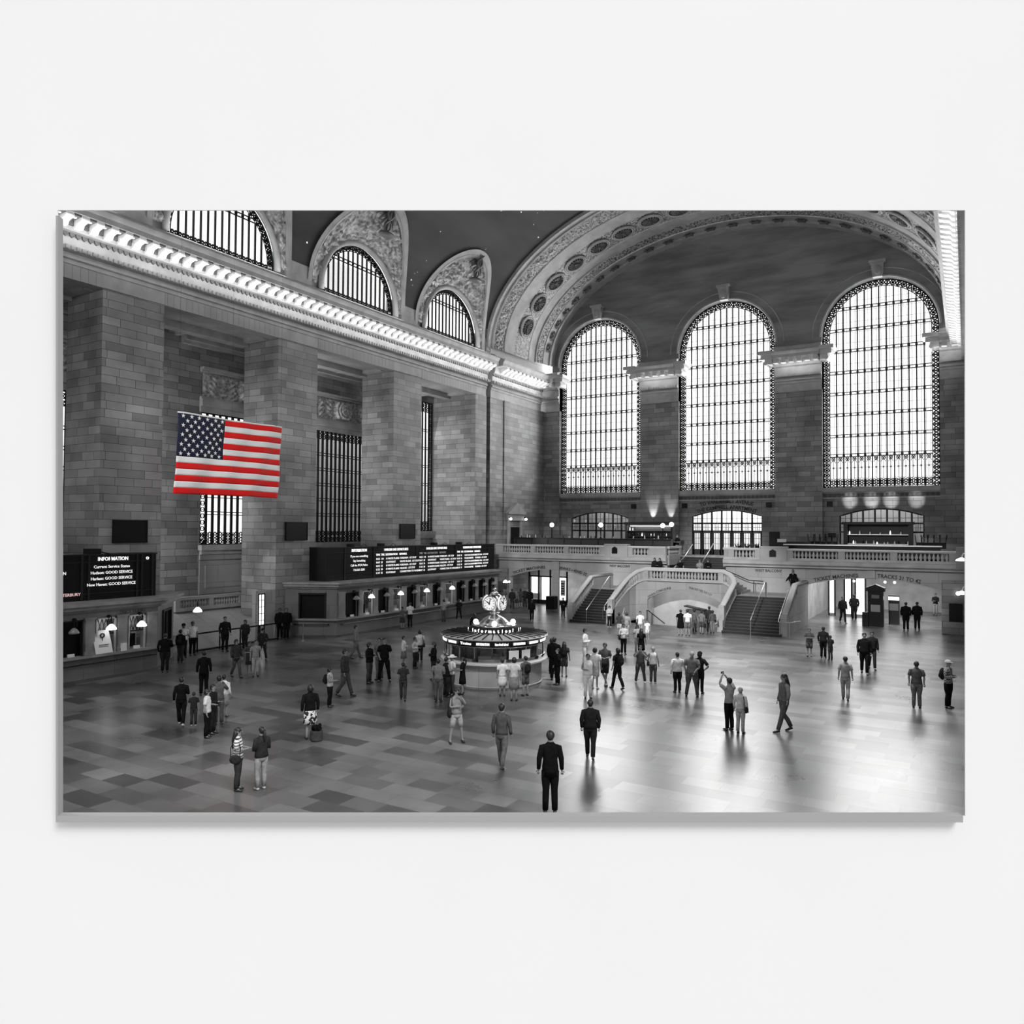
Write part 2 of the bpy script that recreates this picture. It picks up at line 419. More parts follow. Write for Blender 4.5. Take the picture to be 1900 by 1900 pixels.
# ---- left wall: entablature, piers, side walls
def ent(sgn, x0):   # profile polygon in (offset, z), closed towards the wall
    pts = [(-.6, 18.56), (.03, 18.56), (.03, 19.23), (.1, 19.23), (.1, 19.42), (.22, 19.46), (.22, 19.62), (.12, 19.66), (.12, 19.74), (.42, 19.78), (.42, 19.98), (.2, 20.02),
           (.2, 20.62), (.42, 20.7), (.5, 20.86), (.55, 21.22), (1.32, 21.26), (1.34, 21.5), (1.5, 21.72), (1.5, 21.8), (1.0, 21.95), (.55, 22.05), (.5, 22.32), (.15, 22.45), (-.9, 22.5)]
    return [(x0+sgn*a, z) for a, z in pts]
def MYP(u, v, w): return (u, w, v)
def entablature(name, sgn, x0, y0, y1, clip=True):
    m = MB(); m.prism(ent(sgn, x0), MYP, y0, y1); o = struct(m.build(name, PLAIN, clip=clip, fix=True))
    m = MB()
    n = int((y1-max(y0, 12))/.26)   # dentils
    for k in range(n):
        y = y1-.13-.26*k; a, b = sorted((x0+sgn*.4, x0+sgn*.52)); m.box(a, b, y-.07, y+.07, 19.79, 19.97)
    m.build('dentil', PLAIN, o, clip=clip)
    # modillions: scrolled brackets with a rosette between
    m = MB(); n = int((y1-max(y0, 14))/.72)
    for k in range(n):
        y = y1-.36-.72*k
        a = x0
        prof = [(a+sgn*u, z) for u, z in ((.5, 20.75), (.75, 20.8), (.85, 20.95), (1.1, 21.02), (1.27, 21.12), (1.27, 21.25), (.5, 21.25))]
        m.prism(prof, MYP, y-.17, y+.17)
        m.tube([(a+sgn*.62, y-.19, 20.92), (a+sgn*.62, y+.19, 20.92)], .16, 8); m.tube([(a+sgn*1.18, y-.19, 21.14), (a+sgn*1.18, y+.19, 21.14)], .09, 8)
        m.ball((a+sgn*.95, y+.36, 21.2), (.13, .12, .1), 8, 4)
    m.build('modillion', WHITE, o, clip=clip)
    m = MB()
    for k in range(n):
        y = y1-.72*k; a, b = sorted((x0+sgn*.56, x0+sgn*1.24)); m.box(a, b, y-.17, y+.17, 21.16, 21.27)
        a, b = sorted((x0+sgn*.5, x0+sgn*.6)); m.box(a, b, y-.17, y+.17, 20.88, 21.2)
    m.build('soffit_shade_panel', RELIEFD, o, clip=clip)  # dark boxes put the shade between the modillions into colour
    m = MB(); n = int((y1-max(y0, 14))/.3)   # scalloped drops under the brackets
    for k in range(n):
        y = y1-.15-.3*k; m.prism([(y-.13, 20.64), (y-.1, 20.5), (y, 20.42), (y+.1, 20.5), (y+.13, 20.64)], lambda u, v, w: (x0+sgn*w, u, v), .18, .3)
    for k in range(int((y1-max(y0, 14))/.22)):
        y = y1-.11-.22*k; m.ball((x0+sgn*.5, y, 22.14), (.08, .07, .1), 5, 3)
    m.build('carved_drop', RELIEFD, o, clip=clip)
    return o
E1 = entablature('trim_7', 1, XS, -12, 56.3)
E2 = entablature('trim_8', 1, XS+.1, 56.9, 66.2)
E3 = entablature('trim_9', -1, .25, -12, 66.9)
# voussoir lintels over the openings
m = MB()
for ya, yb in ((-12, 10.4), (13.75, 21.55), (24.9, 32.7), (36.0, 43.75), (47.1, 54.7)):
    m.box(-37.3, XS+.05, ya, yb, 18.54, 19.2)
struct(m.build('trim_10', VOUS, clip=True))
plab = ['broad stone pier at the far left behind the information board', 'tall stone pier partly covered by the hanging flag', 'tall stone pier behind the long departures board']
for (ya, yb), lab in zip(((21.55, 24.9), (32.7, 36.0), (43.75, 47.1)), plab):
    m = MB(); m.box(-39.6, XS, ya, yb, 0, 18.54); t = thing('stone_pier', (-38, (ya+yb)/2, 0), lab, 'pier', 'stone piers along the left wall')
    m.build('shaft', STONE, t)
    m = MB(); m.box(-39.7, XS+.12, ya-.1, yb+.1, 0, 1.0); m.box(-39.66, XS+.07, ya-.05, yb+.05, 1.0, 1.12); m.build('plinth', STONE2, t)
m = MB(); m.box(-39.6, XS, 10.4, 13.75, 0, 18.54); m.box(-41.3, XS, 54.7, 56.45, 0, 18.6); m.box(-41.3, XS-.35, 56.4, 57.0, 0, 22.5)
m.box(-41.3, XS+.1, 56.9, 66.95, 0, 18.6); m.box(-41.3, XS+.18, 59.2, 65.2, 4.6, 18.6); m.box(-37.3, XS-.02, 56.4, 67.2, 22.3, 25)
m.box(-37.2, XS-.05, -12, 56.6, 19.2, 22.35)
struct(m.build('wall_left', STONE, clip=True))
# the outer wall of the side passage, with tall grilled windows
BX = -41.0; WINS = ((14.0, 22.9, 5.7, 14.0), (30.63, 37.9, 5.7, 14.0), (39.3, 46.6, 5.75, 14.3), (49.5, 54.6, 6.6, 18.0))
m = MB(); prev = -12
for a, b, s, t in WINS:
    m.box(BX-.5, BX, prev, a, 0, 18.9); m.box(BX-.5, BX, a, b, 0, s); m.box(BX-.5, BX, a, b, t, 18.9); prev = b
m.box(BX-.5, BX, prev, 56, 0, 18.9)
struct(m.build('wall_passage', STONE, clip=True))
m = MB()
m.box(-41.6, -36.9, -12, 56.5, 18.72, 19.0)
for ya, yb in ((13.75, 21.55), (24.9, 32.7), (36.0, 43.75), (47.1, 54.7)):
    m.box(-39.6, -37.32, ya, ya+.5, 18.5, 18.75); m.box(-39.6, -37.32, yb-.5, yb, 18.5, 18.75)
    m.box(-39.9, -39.2, ya+.02, yb-.02, 18.3, 18.75)
    for q in range(1, 4): m.box(-41, -39.6, ya+(yb-ya)*q/4-.12, ya+(yb-ya)*q/4+.12, 18.4, 18.73)
    m.box(-41, -39.7, ya-.5, yb+.5, 18.2, 18.4) if False else None
struct(m.build('ceiling_passage', PLAIN, clip=True))
for wi, (a, b, s, t) in enumerate(WINS):
    wn = MB(); Mx = MX(BX-.1)
    for (u0, v0, u1, v1) in ((a, s, a, t), (b, s, b, t), (a, s, b, s), (a, t, b, t)): wn.bar(Mx, u0, v0, u1, v1, .12, .15)
    W = struct(wn.build('window_%d' % (20+wi), IRON))
    m = MB(); bd = .55
    for k in range(int((t-s)/.4)):
        for u in (a+.25, b-.25):
            m.ring(Mx, u, s+.2+.4*k, .17, .05, 6); m.bar(Mx, u-.2, s+.2+.4*k, u+.2, s+.2+.4*k, .03)
    for k in range(int((b-a)/.4)):
        for v in ((s+.25, s+.65, t-.3, t-.7) if wi != 1 else (s+.25, s+.6)):
            m.ring(Mx, a+.2+.4*k, v, .18, .06, 6); m.bar(Mx, a+.4*k, v-.2, a+.4+.4*k, v+.2, .04); m.bar(Mx, a+.4*k, v+.2, a+.4+.4*k, v-.2, .04)
    m.build('border_grille', IRON2, W)
    m = MB(); nb = int((b-a-1)/.45)
    for k in range(nb+1): m.bar(Mx, a+.5+(b-a-1)*k/nb, s, a+.5+(b-a-1)*k/nb, t, .13 if wi != 3 else .09, .12)
    for k in range(1, 6):
        v = s+.9+(t-s-1.8)*k/6
        for d in (-.09, .09): m.bar(Mx, a+.4, v+d, b-.4, v+d, .05)
    m.build('mullion', IRON, W)
    g = MB(); g.box(BX-.22, BX-.2, a, b, s, t); g.build('window_glass', GLASS, W)
    m = MB(); m.box(BX-.1, BX+.35, a-.1, b+.1, s-.35, s-.02); m.box(BX-.1, BX+.2, a, b, s-.6, s-.35); m.build('window_sill', PLAIN, W)
    if wi < 3:
        def fr(uu, vv, a=a, b=b):
            y = a+(b-a)*uu; z = 14.95+1.55*vv; e = min(1, uu*20, (1-uu)*20, vv*8, (1-vv)*8)
            cyc = (y-(a+b)/2); r = math.hypot(cyc, z-15.72)
            h = .12*abs(sin(9*(z+.35*sin(2.4*y)))*cos(4*y))+.1*abs(noise.noise(Vector((y*2.5, z*2.5, wi))))
            if r < .95: h = .32*math.cos(r*1.2)+.1*abs(sin(r*14))
            return (BX+.05+h*e*1.3, y, z)
        m = MB(); m.grid(fr, 150, 36); F = m.build('carved_frieze', RELF, W, smooth=True)
        m = MB()
        for z0, z1, d in ((14.0, 14.35, .12), (14.35, 14.8, .3), (14.8, 14.95, .2), (16.5, 16.65, .22), (16.65, 16.8, .4)): m.box(BX, BX+d, a-.15, b+.15, z0+.02 if wi == 2 else z0, z1)
        for z0, z1, d in ((18.0, 18.2, .3), (18.2, 18.45, .55), (18.45, 18.7, .75)): m.box(BX, BX+d, a-1.5, b+1.5, z0, z1)
        m.build('window_head', PLAIN, W)
# stone dado under the first window, passage ramp and its balustrade
m = MB(); m.box(BX, BX+.12, 30.6, 35, 4.75, 5.1); m.box(BX, BX+.08, 30.6, 35, 2.6, 4.7); m.box(BX+.08, BX+.12, 31.0, 34.6, 3.0, 4.4)
struct(m.build('trim_11', STONE2))
m = MB(); m.add([(XS-.3, 24.9, .0), (XS-.3, 35, .0), (-40.4, 35, 1.75), (-40.4, 24.9, 1.75), (BX, 24.9, 1.75), (BX, 35, 1.75)], [(0, 1, 2, 3), (3, 2, 5, 4)])
struct(m.build('floor_passage', STONE2))

# ---- balustrades
BAL = None
def bal_mesh():
    m = MB(); m.lathe([(.07, 0), (.07, .05), (.045, .07), (.1, .17), (.115, .25), (.08, .36), (.05, .44), (.045, .5), (.075, .53), (.07, .58)], n=10); return m
def balusters(parent, pts, h=.58, m_=None, rad=1.0):
    global BAL
    off = OFF.get(parent.name, Vector((0, 0, 0)))
    for p in pts:
        if BAL is None:
            BAL = bal_mesh().build('baluster', m_ or PLAIN, parent, smooth=True, local=True, uv=False); o = BAL
        else:
            o = BAL.copy(); COL.objects.link(o); o.parent = parent; o.name = 'baluster'
        o.location = Vector(p)-off; o.scale = (rad, rad, h/.58)
t = thing('balustrade', (BX+.4, 32, 1.75), 'low stone balustrade in the side passage below the first grilled window', 'balustrade', 'stone balustrades')
m = MB(); m.box(-40.5, -40.1, 28.4, 33.2, 2.42, 2.6); m.build('hand_rail', PLAIN, t)
m = MB(); m.box(-40.5, -40.1, 28.4, 33.2, 1.75, 1.98); m.build('base_rail', PLAIN, t)
for y in (28.4, 30.75, 33.0): m = MB(); m.box(-40.48, -40.12, y, y+.3, 1.98, 2.42); m.build('pedestal', PLAIN, t)
balusters(t, [(-40.3, 28.85+.19*k, 1.98) for k in range(10)]+[(-40.3, 31.2+.19*k, 1.98) for k in range(10)], .44)

# ---- dark screens on the piers
for ya, yb, z0, z1, lab in ((22.28, 24.04, 6.01, 7.07, 'blank black screen on the pier above the information board'), (33.45, 35.18, 6.04, 7.1, 'blank black screen on the pier right of the flag'), (44.59, 46.29, 6.08, 7.1, 'blank black screen on the pier above the long departures board')):
    t = thing('wall_screen', (XS, (ya+yb)/2, z0), lab, 'screen', 'blank screens on the piers')
    m = MB(); m.box(XS, XS+.08, ya, yb, z0, z1); m.build('screen_panel', SCREEN, t)
    m = MB(); m.box(XS, XS+.1, ya-.03, yb+.03, z1, z1+.05); m.box(XS, XS+.1, ya-.03, yb+.03, z0-.05, z0); m.box(XS, XS+.1, ya-.05, ya, z0-.05, z1+.05); m.box(XS, XS+.1, yb, yb+.05, z0-.05, z1+.05); m.build('screen_frame', IRON, t)

# ---- right wall
m = MB(); m.box(.25, .8, -12, 67, 0, 22.4); struct(m.build('wall_right', STONE, clip=True))

# ---- far wall
PC = (-30.45, -18.26, -6.0); RW = 4.235; SPR = 22.9; SILL = 10.35
pier = ((-36.8, -34.68), (-26.2, -22.5), (-14.03, -10.25), (-1.75, .3))
def inner_top(u): q = (u-CX)/17.2; return VZ+10.15*math.sqrt(max(0, 1-q*q))
def wlo(u):
    for c in PC:
        if abs(u-c) < RW: return SPR+math.sqrt(RW*RW-(u-c)**2)
    return 22.4
us = sorted(set([-35.6+k*.1 for k in range(int(35*10)+9)]+[c+s*RW*cos(pi*k/60) for c in PC for s in (-1, 1) for k in range(0, 31)]))
us = [u for u in us if -35.55 <= u <= -.3]
m = MB(); m.cols(us, wlo, lambda u: max(inner_top(u)+.3, wlo(u)+.2), MY(WY), 0, .9)
farw = struct(m.build('wall_far', TYMP, fix=True))
m = MB()
for a, b in pier: m.box(a, b, WY, WY+.9, 4.6, 22.4)
ARC = ((-30.5, 3.07, 7.9, .62), (-18.29, 3.09, 8.06, .55), (-5.94, 3.07, 8.04, .58))
def seg(u, c, h, s, r): return s+r*(1-((u-c)/h)**2)
def alo(u):
    for c, h, s, r in ARC:
        if abs(u-c) <= h: return seg(u, c, h, s, r)
    return 4.6
us2 = sorted([-34.9+.15*k for k in range(223)]+[c+s*h for c, h, a, b in ARC for s in (-1, 1)]+[c+s*(h+.001) for c, h, a, b in ARC for s in (-1, 1)])
m.cols(us2, alo, lambda u: 10.0, MY(WY+.4), 0, .5)
m.build('pier_wall', STONE, farw, fix=True)
m = MB()
for a, b in ((-34.68, -26.2), (-22.5, -14.03), (-10.25, -1.75)):
    m.box(a, b, WY+.1, WY+1.2, 10.0, 10.35); m.box(a, b, WY+.25, WY+.5, 9.88, 10.0); m.box(a, b, WY+.3, WY+.45, 9.45, 9.55)
m.build('sill_moulding', PLAIN, farw)
m = MB()
for a, b in ((-34.68, -26.2), (-22.5, -14.03), (-10.25, -1.75)):
    n = int((b-a)/.34)
    for k in range(n):
        m.ring(MY(WY+.37), a+(k+.5)*(b-a)/n, 9.72, .15, .055, 8); m.ball((a+(k+.5)*(b-a)/n, WY+.36, 9.72), .06, 6, 4)
m.build('guilloche_band', RELIEFD, farw)
m = MB()   # ring moulding and keystone console of each arch
for c in PC:
    for rr, tt in ((RW+.12, .1), (RW+.75, .05)):
        m.tube([(c-rr*cos(pi*k/40), WY-.03, SPR+rr*sin(pi*k/40)) for k in range(41)], tt, 6)
    m.add([(c-.35, WY-.5, 27.1), (c+.35, WY-.5, 27.1), (c+.48, WY-.7, 28.2), (c-.48, WY-.7, 28.2), (c-.35, WY, 27.1), (c+.35, WY, 27.1), (c+.48, WY, 28.2), (c-.48, WY, 28.2)], [(0, 1, 2, 3), (0, 4, 5, 1), (1, 5, 6, 2), (3, 2, 6, 7), (0, 3, 7, 4)])
    m.box(c-.6, c+.6, WY-.8, WY, 28.2, 28.38); m.ball((c, WY-.65, 27.6), (.3, .15, .4), 8, 6)
m.build('arch_moulding', PLAIN, farw, fix=True)
# pier capitals continue the cornice
for ci, (a, b) in enumerate(pier):
    m = MB()
    pr = ent(-1, 0)
    def Mc(u, v, w): return (w, WY+u, v)
    pts = [(u, v) for u, v in pr]
    a2, b2 = a-(.0 if ci == 0 else .0), b
    m.prism(pts, Mc, a2, b2)
    o = m.build('pier_capital', PLAIN, farw, fix=True)
    m = MB()
    n = max(2, int((b-a)/.62))
    for k in range(n):
        x = a+(k+.5)*(b-a)/n
        m.box(x-.17, x+.17, WY-1.27, WY-.4, 20.85, 21.25); m.tube([(x-.19, WY-1.1, 20.95), (x+.19, WY-1.1, 20.95)], .16, 8)
    for s, x in ((-1, a), (1, b)):
        if (ci == 0 and s < 0) or (ci == 3 and s > 0): continue
        m.box(min(x, x+s*.9), max(x, x+s*.9), WY-1.2, WY+.3, 21.25, 21.8); m.box(min(x, x+s*.6), max(x, x+s*.6), WY-1.0, WY+.3, 20.85, 21.25); m.tube([(x+s*.5, WY-1.1, 20.95), (x+s*.5, WY+.2, 20.95)], .18, 8)
        m.box(min(x, x+s*1.1), max(x, x+s*1.1), WY-1.5, WY+.3, 21.6, 21.9)
    m.build('modillion', RELIEF, o)
    m = MB()
    for k in range(int((b-a)/.26)): m.box(a+.07+.26*k, a+.2+.26*k, WY-.52, WY-.4, 19.79, 19.97)
    m.build('dentil', PLAIN, o)
rails = [13.0, 14.6, 16.35, 18.1, 19.85, 21.6, 23.35, 25.1]
for wi, c in enumerate(PC):
    def Mw(u, v, w, c=c): return (c+u, WY+.55+w, v)
    arched_window(1+wi, Mw, 2*RW, SILL, SPR, 14, rails, .5, .085, deep=1.5, tracery=(10.4, 11.0, 12.95))
m = MB(); m.box(-36.4, -35.5, WY-2, WY+.4, 22.3, 30) if False else None

# arch rib at the end of the vault
def rib(name, segs, m_, parent=None, nt=120, relief=0, seed=0, t0=0.0, t1=1.0, smooth=False):
    m = MB()
    for (ya, ia), (yb, ib) in zip(segs[:-1], segs[1:]):
        def fn(s, t, ya=ya, ia=ia, yb=yb, ib=ib):
            y = ya+(yb-ya)*s; i = ia+(ib-ia)*s; a = pi*(t0+(t1-t0)*t); h = 0
            if relief:
                q = a*16; h = relief*abs(noise.noise(Vector((q*2.3, y*3.5, seed))))*2*min(1, s*6, (1-s)*6)
            return (CX-(VA-i-h)*cos(a), y, VZ+(VB-i-h)*sin(a))
        m.grid(fn, 10 if relief else 1, nt*(4 if relief else 1))
    return m.build(name, m_, parent, smooth=smooth)
ribo = struct(rib('trim_12', [(56.55, 0), (56.55, .3), (57.05, .3), (57.08, .42), (57.25, .45)], PLAIN))
rib('carved_band', [(57.25, .4), (58.6, .62)], FILI, ribo, relief=.09, seed=1, smooth=True)
rib('smooth_band', [(58.6, .55), (58.62, .7), (58.75, .72), (58.78, .62), (60.3, .72), (60.32, .66)], PLAIN, ribo)
rib('carved_band', [(60.32, .7), (62.75, .82)], FILI, ribo, relief=.05, seed=5, smooth=True)
rib('smooth_band', [(62.75, .72), (62.8, .85), (63.2, .87), (63.22, .8), (63.9, .88), (63.95, 1.0), (64.05, 1.02)], PLAIN, ribo)
rib('carved_band', [(64.05, .98), (64.9, 1.18)], FILI, ribo, relief=.09, seed=8, smooth=True)
rib('smooth_band', [(64.9, 1.1), (64.95, 1.25), (65.1, 1.27), (65.12, 1.2), (66.0, 1.28), (66.02, 1.42), (66.2, 1.45), (66.25, 1.36), (67.2, 1.42)], PLAIN, ribo)
ang = [.265, .465, .65, .82, .986, 1.138, 1.286, 1.43, pi/2]; ang += [pi-a for a in ang[:-1]]
for a in ang:
    a_, b_ = VA-.72, VB-.72; p = Vector((CX-a_*cos(a), 61.5, VZ+b_*sin(a)))
    nrm = Vector((cos(a)/a_, 0, -sin(a)/b_)).normalized(); tg = nrm.cross(Vector((0, 1, 0))).normalized()
    def Mr(u, v, w, p=p, nrm=nrm, tg=tg): return tuple(p+Vector((0, 1, 0))*u+tg*v+nrm*w)
    m = MB(); m.m = 0
    for rr, tt, ww in ((1.02, .09, .12), (.86, .06, .16)):
        m.tube([Mr(rr*cos(2*pi*k/16), rr*sin(2*pi*k/16), ww) for k in range(17)], tt, 6, cap=False)
    o = m.build('rosette', PLAIN, ribo, smooth=True)
    m = MB(); m.prism([(.84*cos(2*pi*k/20), .84*sin(2*pi*k/20)) for k in range(20)], Mr, .06, .09)
    m2 = MB()
    for k in range(16): m2.tube([Mr(.18*cos(2*pi*k/16), .18*sin(2*pi*k/16), .12), Mr(.55*cos(2*pi*k/16), .55*sin(2*pi*k/16), .17), Mr(.78*cos(2*pi*k/16), .78*sin(2*pi*k/16), .1)], [.02, .07, .03], 5)
    m2.ball(Mr(0, 0, .15), .16, 8, 5)
    m.build('rosette_disc', IRON2, o); m2.build('rosette_petals', RELIEFD, o)
m = MB()
for k in range(26):
    a = .16+.113*k; a_, b_ = VA-1.3, VB-1.3; p = Vector((CX-a_*cos(a), 65.55, VZ+b_*sin(a)))
    nrm = Vector((cos(a)/a_, 0, -sin(a)/b_)).normalized(); tg = nrm.cross(Vector((0, 1, 0))).normalized()
    P = lambda u, v, w: p+Vector((0, 1, 0))*u+tg*v+nrm*w
    m.tube([P(0, -.5, .05), P(0, 0, .14), P(0, .5, .05)], [.05, .12, .03], 6)
    for s in (-1, 1):
        for q in (-1, 1): m.tube([P(0, 0, .08), P(s*.2, q*.3, .12), P(s*.33, q*.2, .05)], [.06, .09, .03], 6)
m.build('carved_flower', RELIEFD, ribo, smooth=True)
# wall strip above the cornice at the sides of the rib
m = MB()
m.box(-37.4, XS+.02, 57.0, 67.2, 22.4, 23.1); struct(m.build('trim_13', STONE2))
# ================================================================ BALCONY, STAIRS
BY = 58.3
m = MB()
m.box(-41, -20.5, BY-.1, 67.5, 4.2, 4.6); m.box(-20.5, -15.9, 61.3, 67.5, 4.2, 4.6); m.box(-15.9, .25, BY-.1, 67.5, 4.2, 4.6)
struct(m.build('floor_balcony', STONE2))
m = MB()
prof = [(58.35, 4.05), (57.98, 4.1), (57.98, 4.2), (57.8, 4.32), (57.8, 4.56), (57.9, 4.62), (58.35, 4.62)]
for a, b in ((-36.4, -20.45), (-15.95, .25)): m.prism(prof, lambda u, v, w: (w, u, v), a, b)
struct(m.build('trim_14', PLAIN, fix=True))
# wall under the balcony with its arches
ARB = ((-31.0, 4.15, 2.55, .75), (-5.82, 4.3, 2.85, .62))
def blo(u):
    for c, h, s, r in ARB:
        if abs(u-c) <= h: return seg(u, c, h, s, r)
    return 0
us = sorted([-36.4+.15*k for k in range(245)]+[c+s*(h+e) for c, h, a, b in ARB for s in (-1, 1) for e in (0, .001)])
usl = [u for u in us if u <= -20.5]; usr = [u for u in us if u >= -15.9]
m = MB()
m.cols(usl, blo, lambda u: 4.15, MY(BY), 0, .6); m.cols(usr, blo, lambda u: 4.15, MY(BY), 0, .6)
m.box(-30.75, -30.1, BY-.18, BY, 0, 4.1); m.box(-6.05, -5.5, BY-.12, BY, 3.5, 4.1)
uw = struct(m.build('wall_balcony', STONE2, fix=True))
m = MB(); m.box(-1.5, .25, BY-.25, BY, 0, 3.55); m.box(-36.4, -35.2, BY-.3, BY, 0, 3.3); m.build('corner_pier', STONE, uw)
for s, u, v, sz, w, bend in (('TICKET MACHINES', -33.15, 3.28, .33, 3.3, (-31, 3.42, 11.4)), ('SUBWAY • 42ND ST', -28.95, 3.3, .33, 2.9, (-31, 3.42, 11.4)), ('WEST BALCONY', -24.55, 3.72, .27, 1.85, None),
                             ('WEST BALCONY', -12.7, 3.72, .27, 1.95, None), ('TICKET MACHINES', -8.05, 3.32, .36, 2.95, (-5.82, 3.57, 14.9)), ('TRACKS 31 TO 42', -4.05, 3.3, .38, 2.65, (-5.82, 3.57, 14.9))):
    text('lettering', s, sz, MY(BY-.02), ENGR, uw, u, v, width=w, arc=bend, bold=.006)
# passages behind: lit back walls
m = MB()
m.box(-41, -20.5, 63.5, 63.8, 0, 4.2); m.box(-15.9, 2, 73.5, 73.8, 0, 4.6); m.box(-10.8, -10.5, BY+.6, 73.5, 0, 4.2); m.box(-21.6, -15.0, 57.9, 58.2, -3.4, 2.5); m.box(-21.6, -21.45, 55.9, 58, -3.4, 2.5); m.box(-15.3, -15.0, 55.9, 58, -3.4, 2.5); m.box(-21.3, -20.55, 58.9, 59.0, 0, 4.2); m.box(-15.9, -15.8, 58.95, 73, 0, 4.2)
m.box(.3, .6, BY, 74, 0, 4.6); m.box(-15.9, .6, 67.3, 74, 4.2, 4.4)
struct(m.build('wall_concourse', PLAIN))
# mid-landing, flights
m = MB()
m.box(-25.2, -22.4, 54.3, BY, 0, 2.2); m.box(-14.0, -10.2, 54.3, BY, 0, 2.2)
for k in range(4):
    z = 2.2+.1625*(k+1)
    m.box(-22.4+.28*k, -22.4+.28*(k+1), 55.6, BY, 2.0, z); m.box(-14.0-.28*(k+1), -14.0-.28*k, 55.6, BY, 2.0, z)
m.box(-21.3, -15.1, 55.7, BY, 2.55, 2.85)
struct(m.build('floor_landing', STONE2))
def flight(label, x0, x1, y0, z0, n, rise, run, solid=True):
    t = thing('staircase', ((x0+x1)/2, y0, z0), label, 'staircase', 'flights of the double staircase')
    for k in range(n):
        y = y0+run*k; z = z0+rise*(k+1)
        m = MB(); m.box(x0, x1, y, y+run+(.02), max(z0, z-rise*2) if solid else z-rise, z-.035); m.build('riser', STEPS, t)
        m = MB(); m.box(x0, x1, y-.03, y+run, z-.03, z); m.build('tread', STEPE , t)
    return t
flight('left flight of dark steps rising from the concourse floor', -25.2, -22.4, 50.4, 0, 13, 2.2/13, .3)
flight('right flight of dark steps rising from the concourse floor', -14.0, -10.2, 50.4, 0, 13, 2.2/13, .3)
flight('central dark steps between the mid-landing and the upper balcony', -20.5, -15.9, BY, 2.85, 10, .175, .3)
# the carved stair block with its arch
t = thing('stair_block', (-18.2, 55.5, 0), 'pale stone stair block with a wide low arch and curved balustrade between the two flights', 'stair block')
m = MB()
def clo(u):
    if -21.15 <= u <= -15.35: return seg(u, -18.25, 2.9, 1.45, .9)
    return -.1
us = sorted([-21.45+.1*k for k in range(65)]+[-21.151, -21.15, -15.35, -15.349])
us = [u for u in us if -21.45 <= u <= -15.0]
m.cols(us, clo, lambda u: 2.95, MY(55.4), 0, .5)
m.build('arch_wall', STONE2, t, fix=True)
m = MB()   # side walls follow the flights and turn in to the front
def sidewall(m, sx):
    x = -22.4 if sx < 0 else -14.0
    e = -21.4 if sx < 0 else -15.05
    th = .35*sx
    P = [(x, 50.7, .75), (x, 52.5, 1.62), (x, 54.3, 2.35), (x-(sx*.25), 54.9, 2.62), (e, 55.4, 2.95)]
    pts = []
    for a in range(len(P)):
        pts.append(P[a])
    vs = []
    for (px, py_, pz) in pts:
        vs += [(px, py_, 0), (px, py_, pz), (px-th, py_, pz), (px-th, py_, 0)]
    fs = []
    for i in range(len(pts)-1):
        for q in range(4): fs.append((i*4+q, i*4+4+q, i*4+4+(q+1) % 4, i*4+(q+1) % 4))
    fs += [(0, 1, 2, 3), tuple(4*(len(pts)-1)+q for q in (3, 2, 1, 0))]
    m.add(vs, fs)
sidewall(m, -1); m.build('side_wall', STONE2, t, fix=True); m = MB(); sidewall(m, 1); m.build('side_wall', STONE2, t, fix=True)
path = [(-22.25, 51.2, 1.72), (-22.25, 53.0, 2.52), (-22.22, 54.1, 3.02), (-22.05, 54.6, 3.3), (-21.75, 55.05, 3.6), (-21.2, 55.38, 3.8), (-15.25, 55.38, 3.8), (-14.68, 55.05, 3.6), (-14.3, 54.6, 3.3), (-14.13, 54.1, 3.02), (-14.15, 53.0, 2.52), (-14.15, 51.2, 1.72)]
def rail(m, pts, w=.2, h=.11):
    m.tube(pts, [(w, h)]*len(pts), 10)
m = MB(); rail(m, path); m.build('hand_rail', RELIEF, t, smooth=True)
m = MB(); rail(m, [(x, y, z-.78) for x, y, z in path], .19, .08); m.build('base_rail', PLAIN, t, smooth=True)
for q in ((-21.35, -20.95, 55.25, 55.6, 3.0, 3.75), (-15.6, -15.2, 55.25, 55.6, 3.0, 3.75), (-22.42, -22.05, 50.95, 51.4, 0, 1.75), (-14.35, -13.98, 50.95, 51.4, 0, 1.75)): m = MB(); m.box(*q); m.build('pedestal', PLAIN, t)
b = [(-20.75+.245*k, 55.4, 3.08) for k in range(21)]
def along(p, q, n, dz=-.72): return [tuple(p[i]+(q[i]-p[i])*(k+.5)/n+(dz if i == 2 else 0) for i in range(3)) for k in range(n)]
b += along(path[0], path[1], 7)+along(path[1], path[2], 4)+along(path[2], path[4], 5)+along(path[4], path[5], 2)+along(path[6], path[7], 2)+along(path[7], path[9], 5)+along(path[9], path[10], 4)+along(path[10], path[11], 7)
balusters(t, b, .64)
text('lettering', 'DINING CONCOURSE', .24, MY(55.37), ENGR, t, -20.15, 2.25, width=1.95, arc=(-18.25, 2.44, 4.7))
text('lettering', 'TRACKS 100 TO 117', .24, MY(55.37), ENGR, t, -16.95, 2.18, width=1.75, arc=(-18.25, 2.44, 4.7))
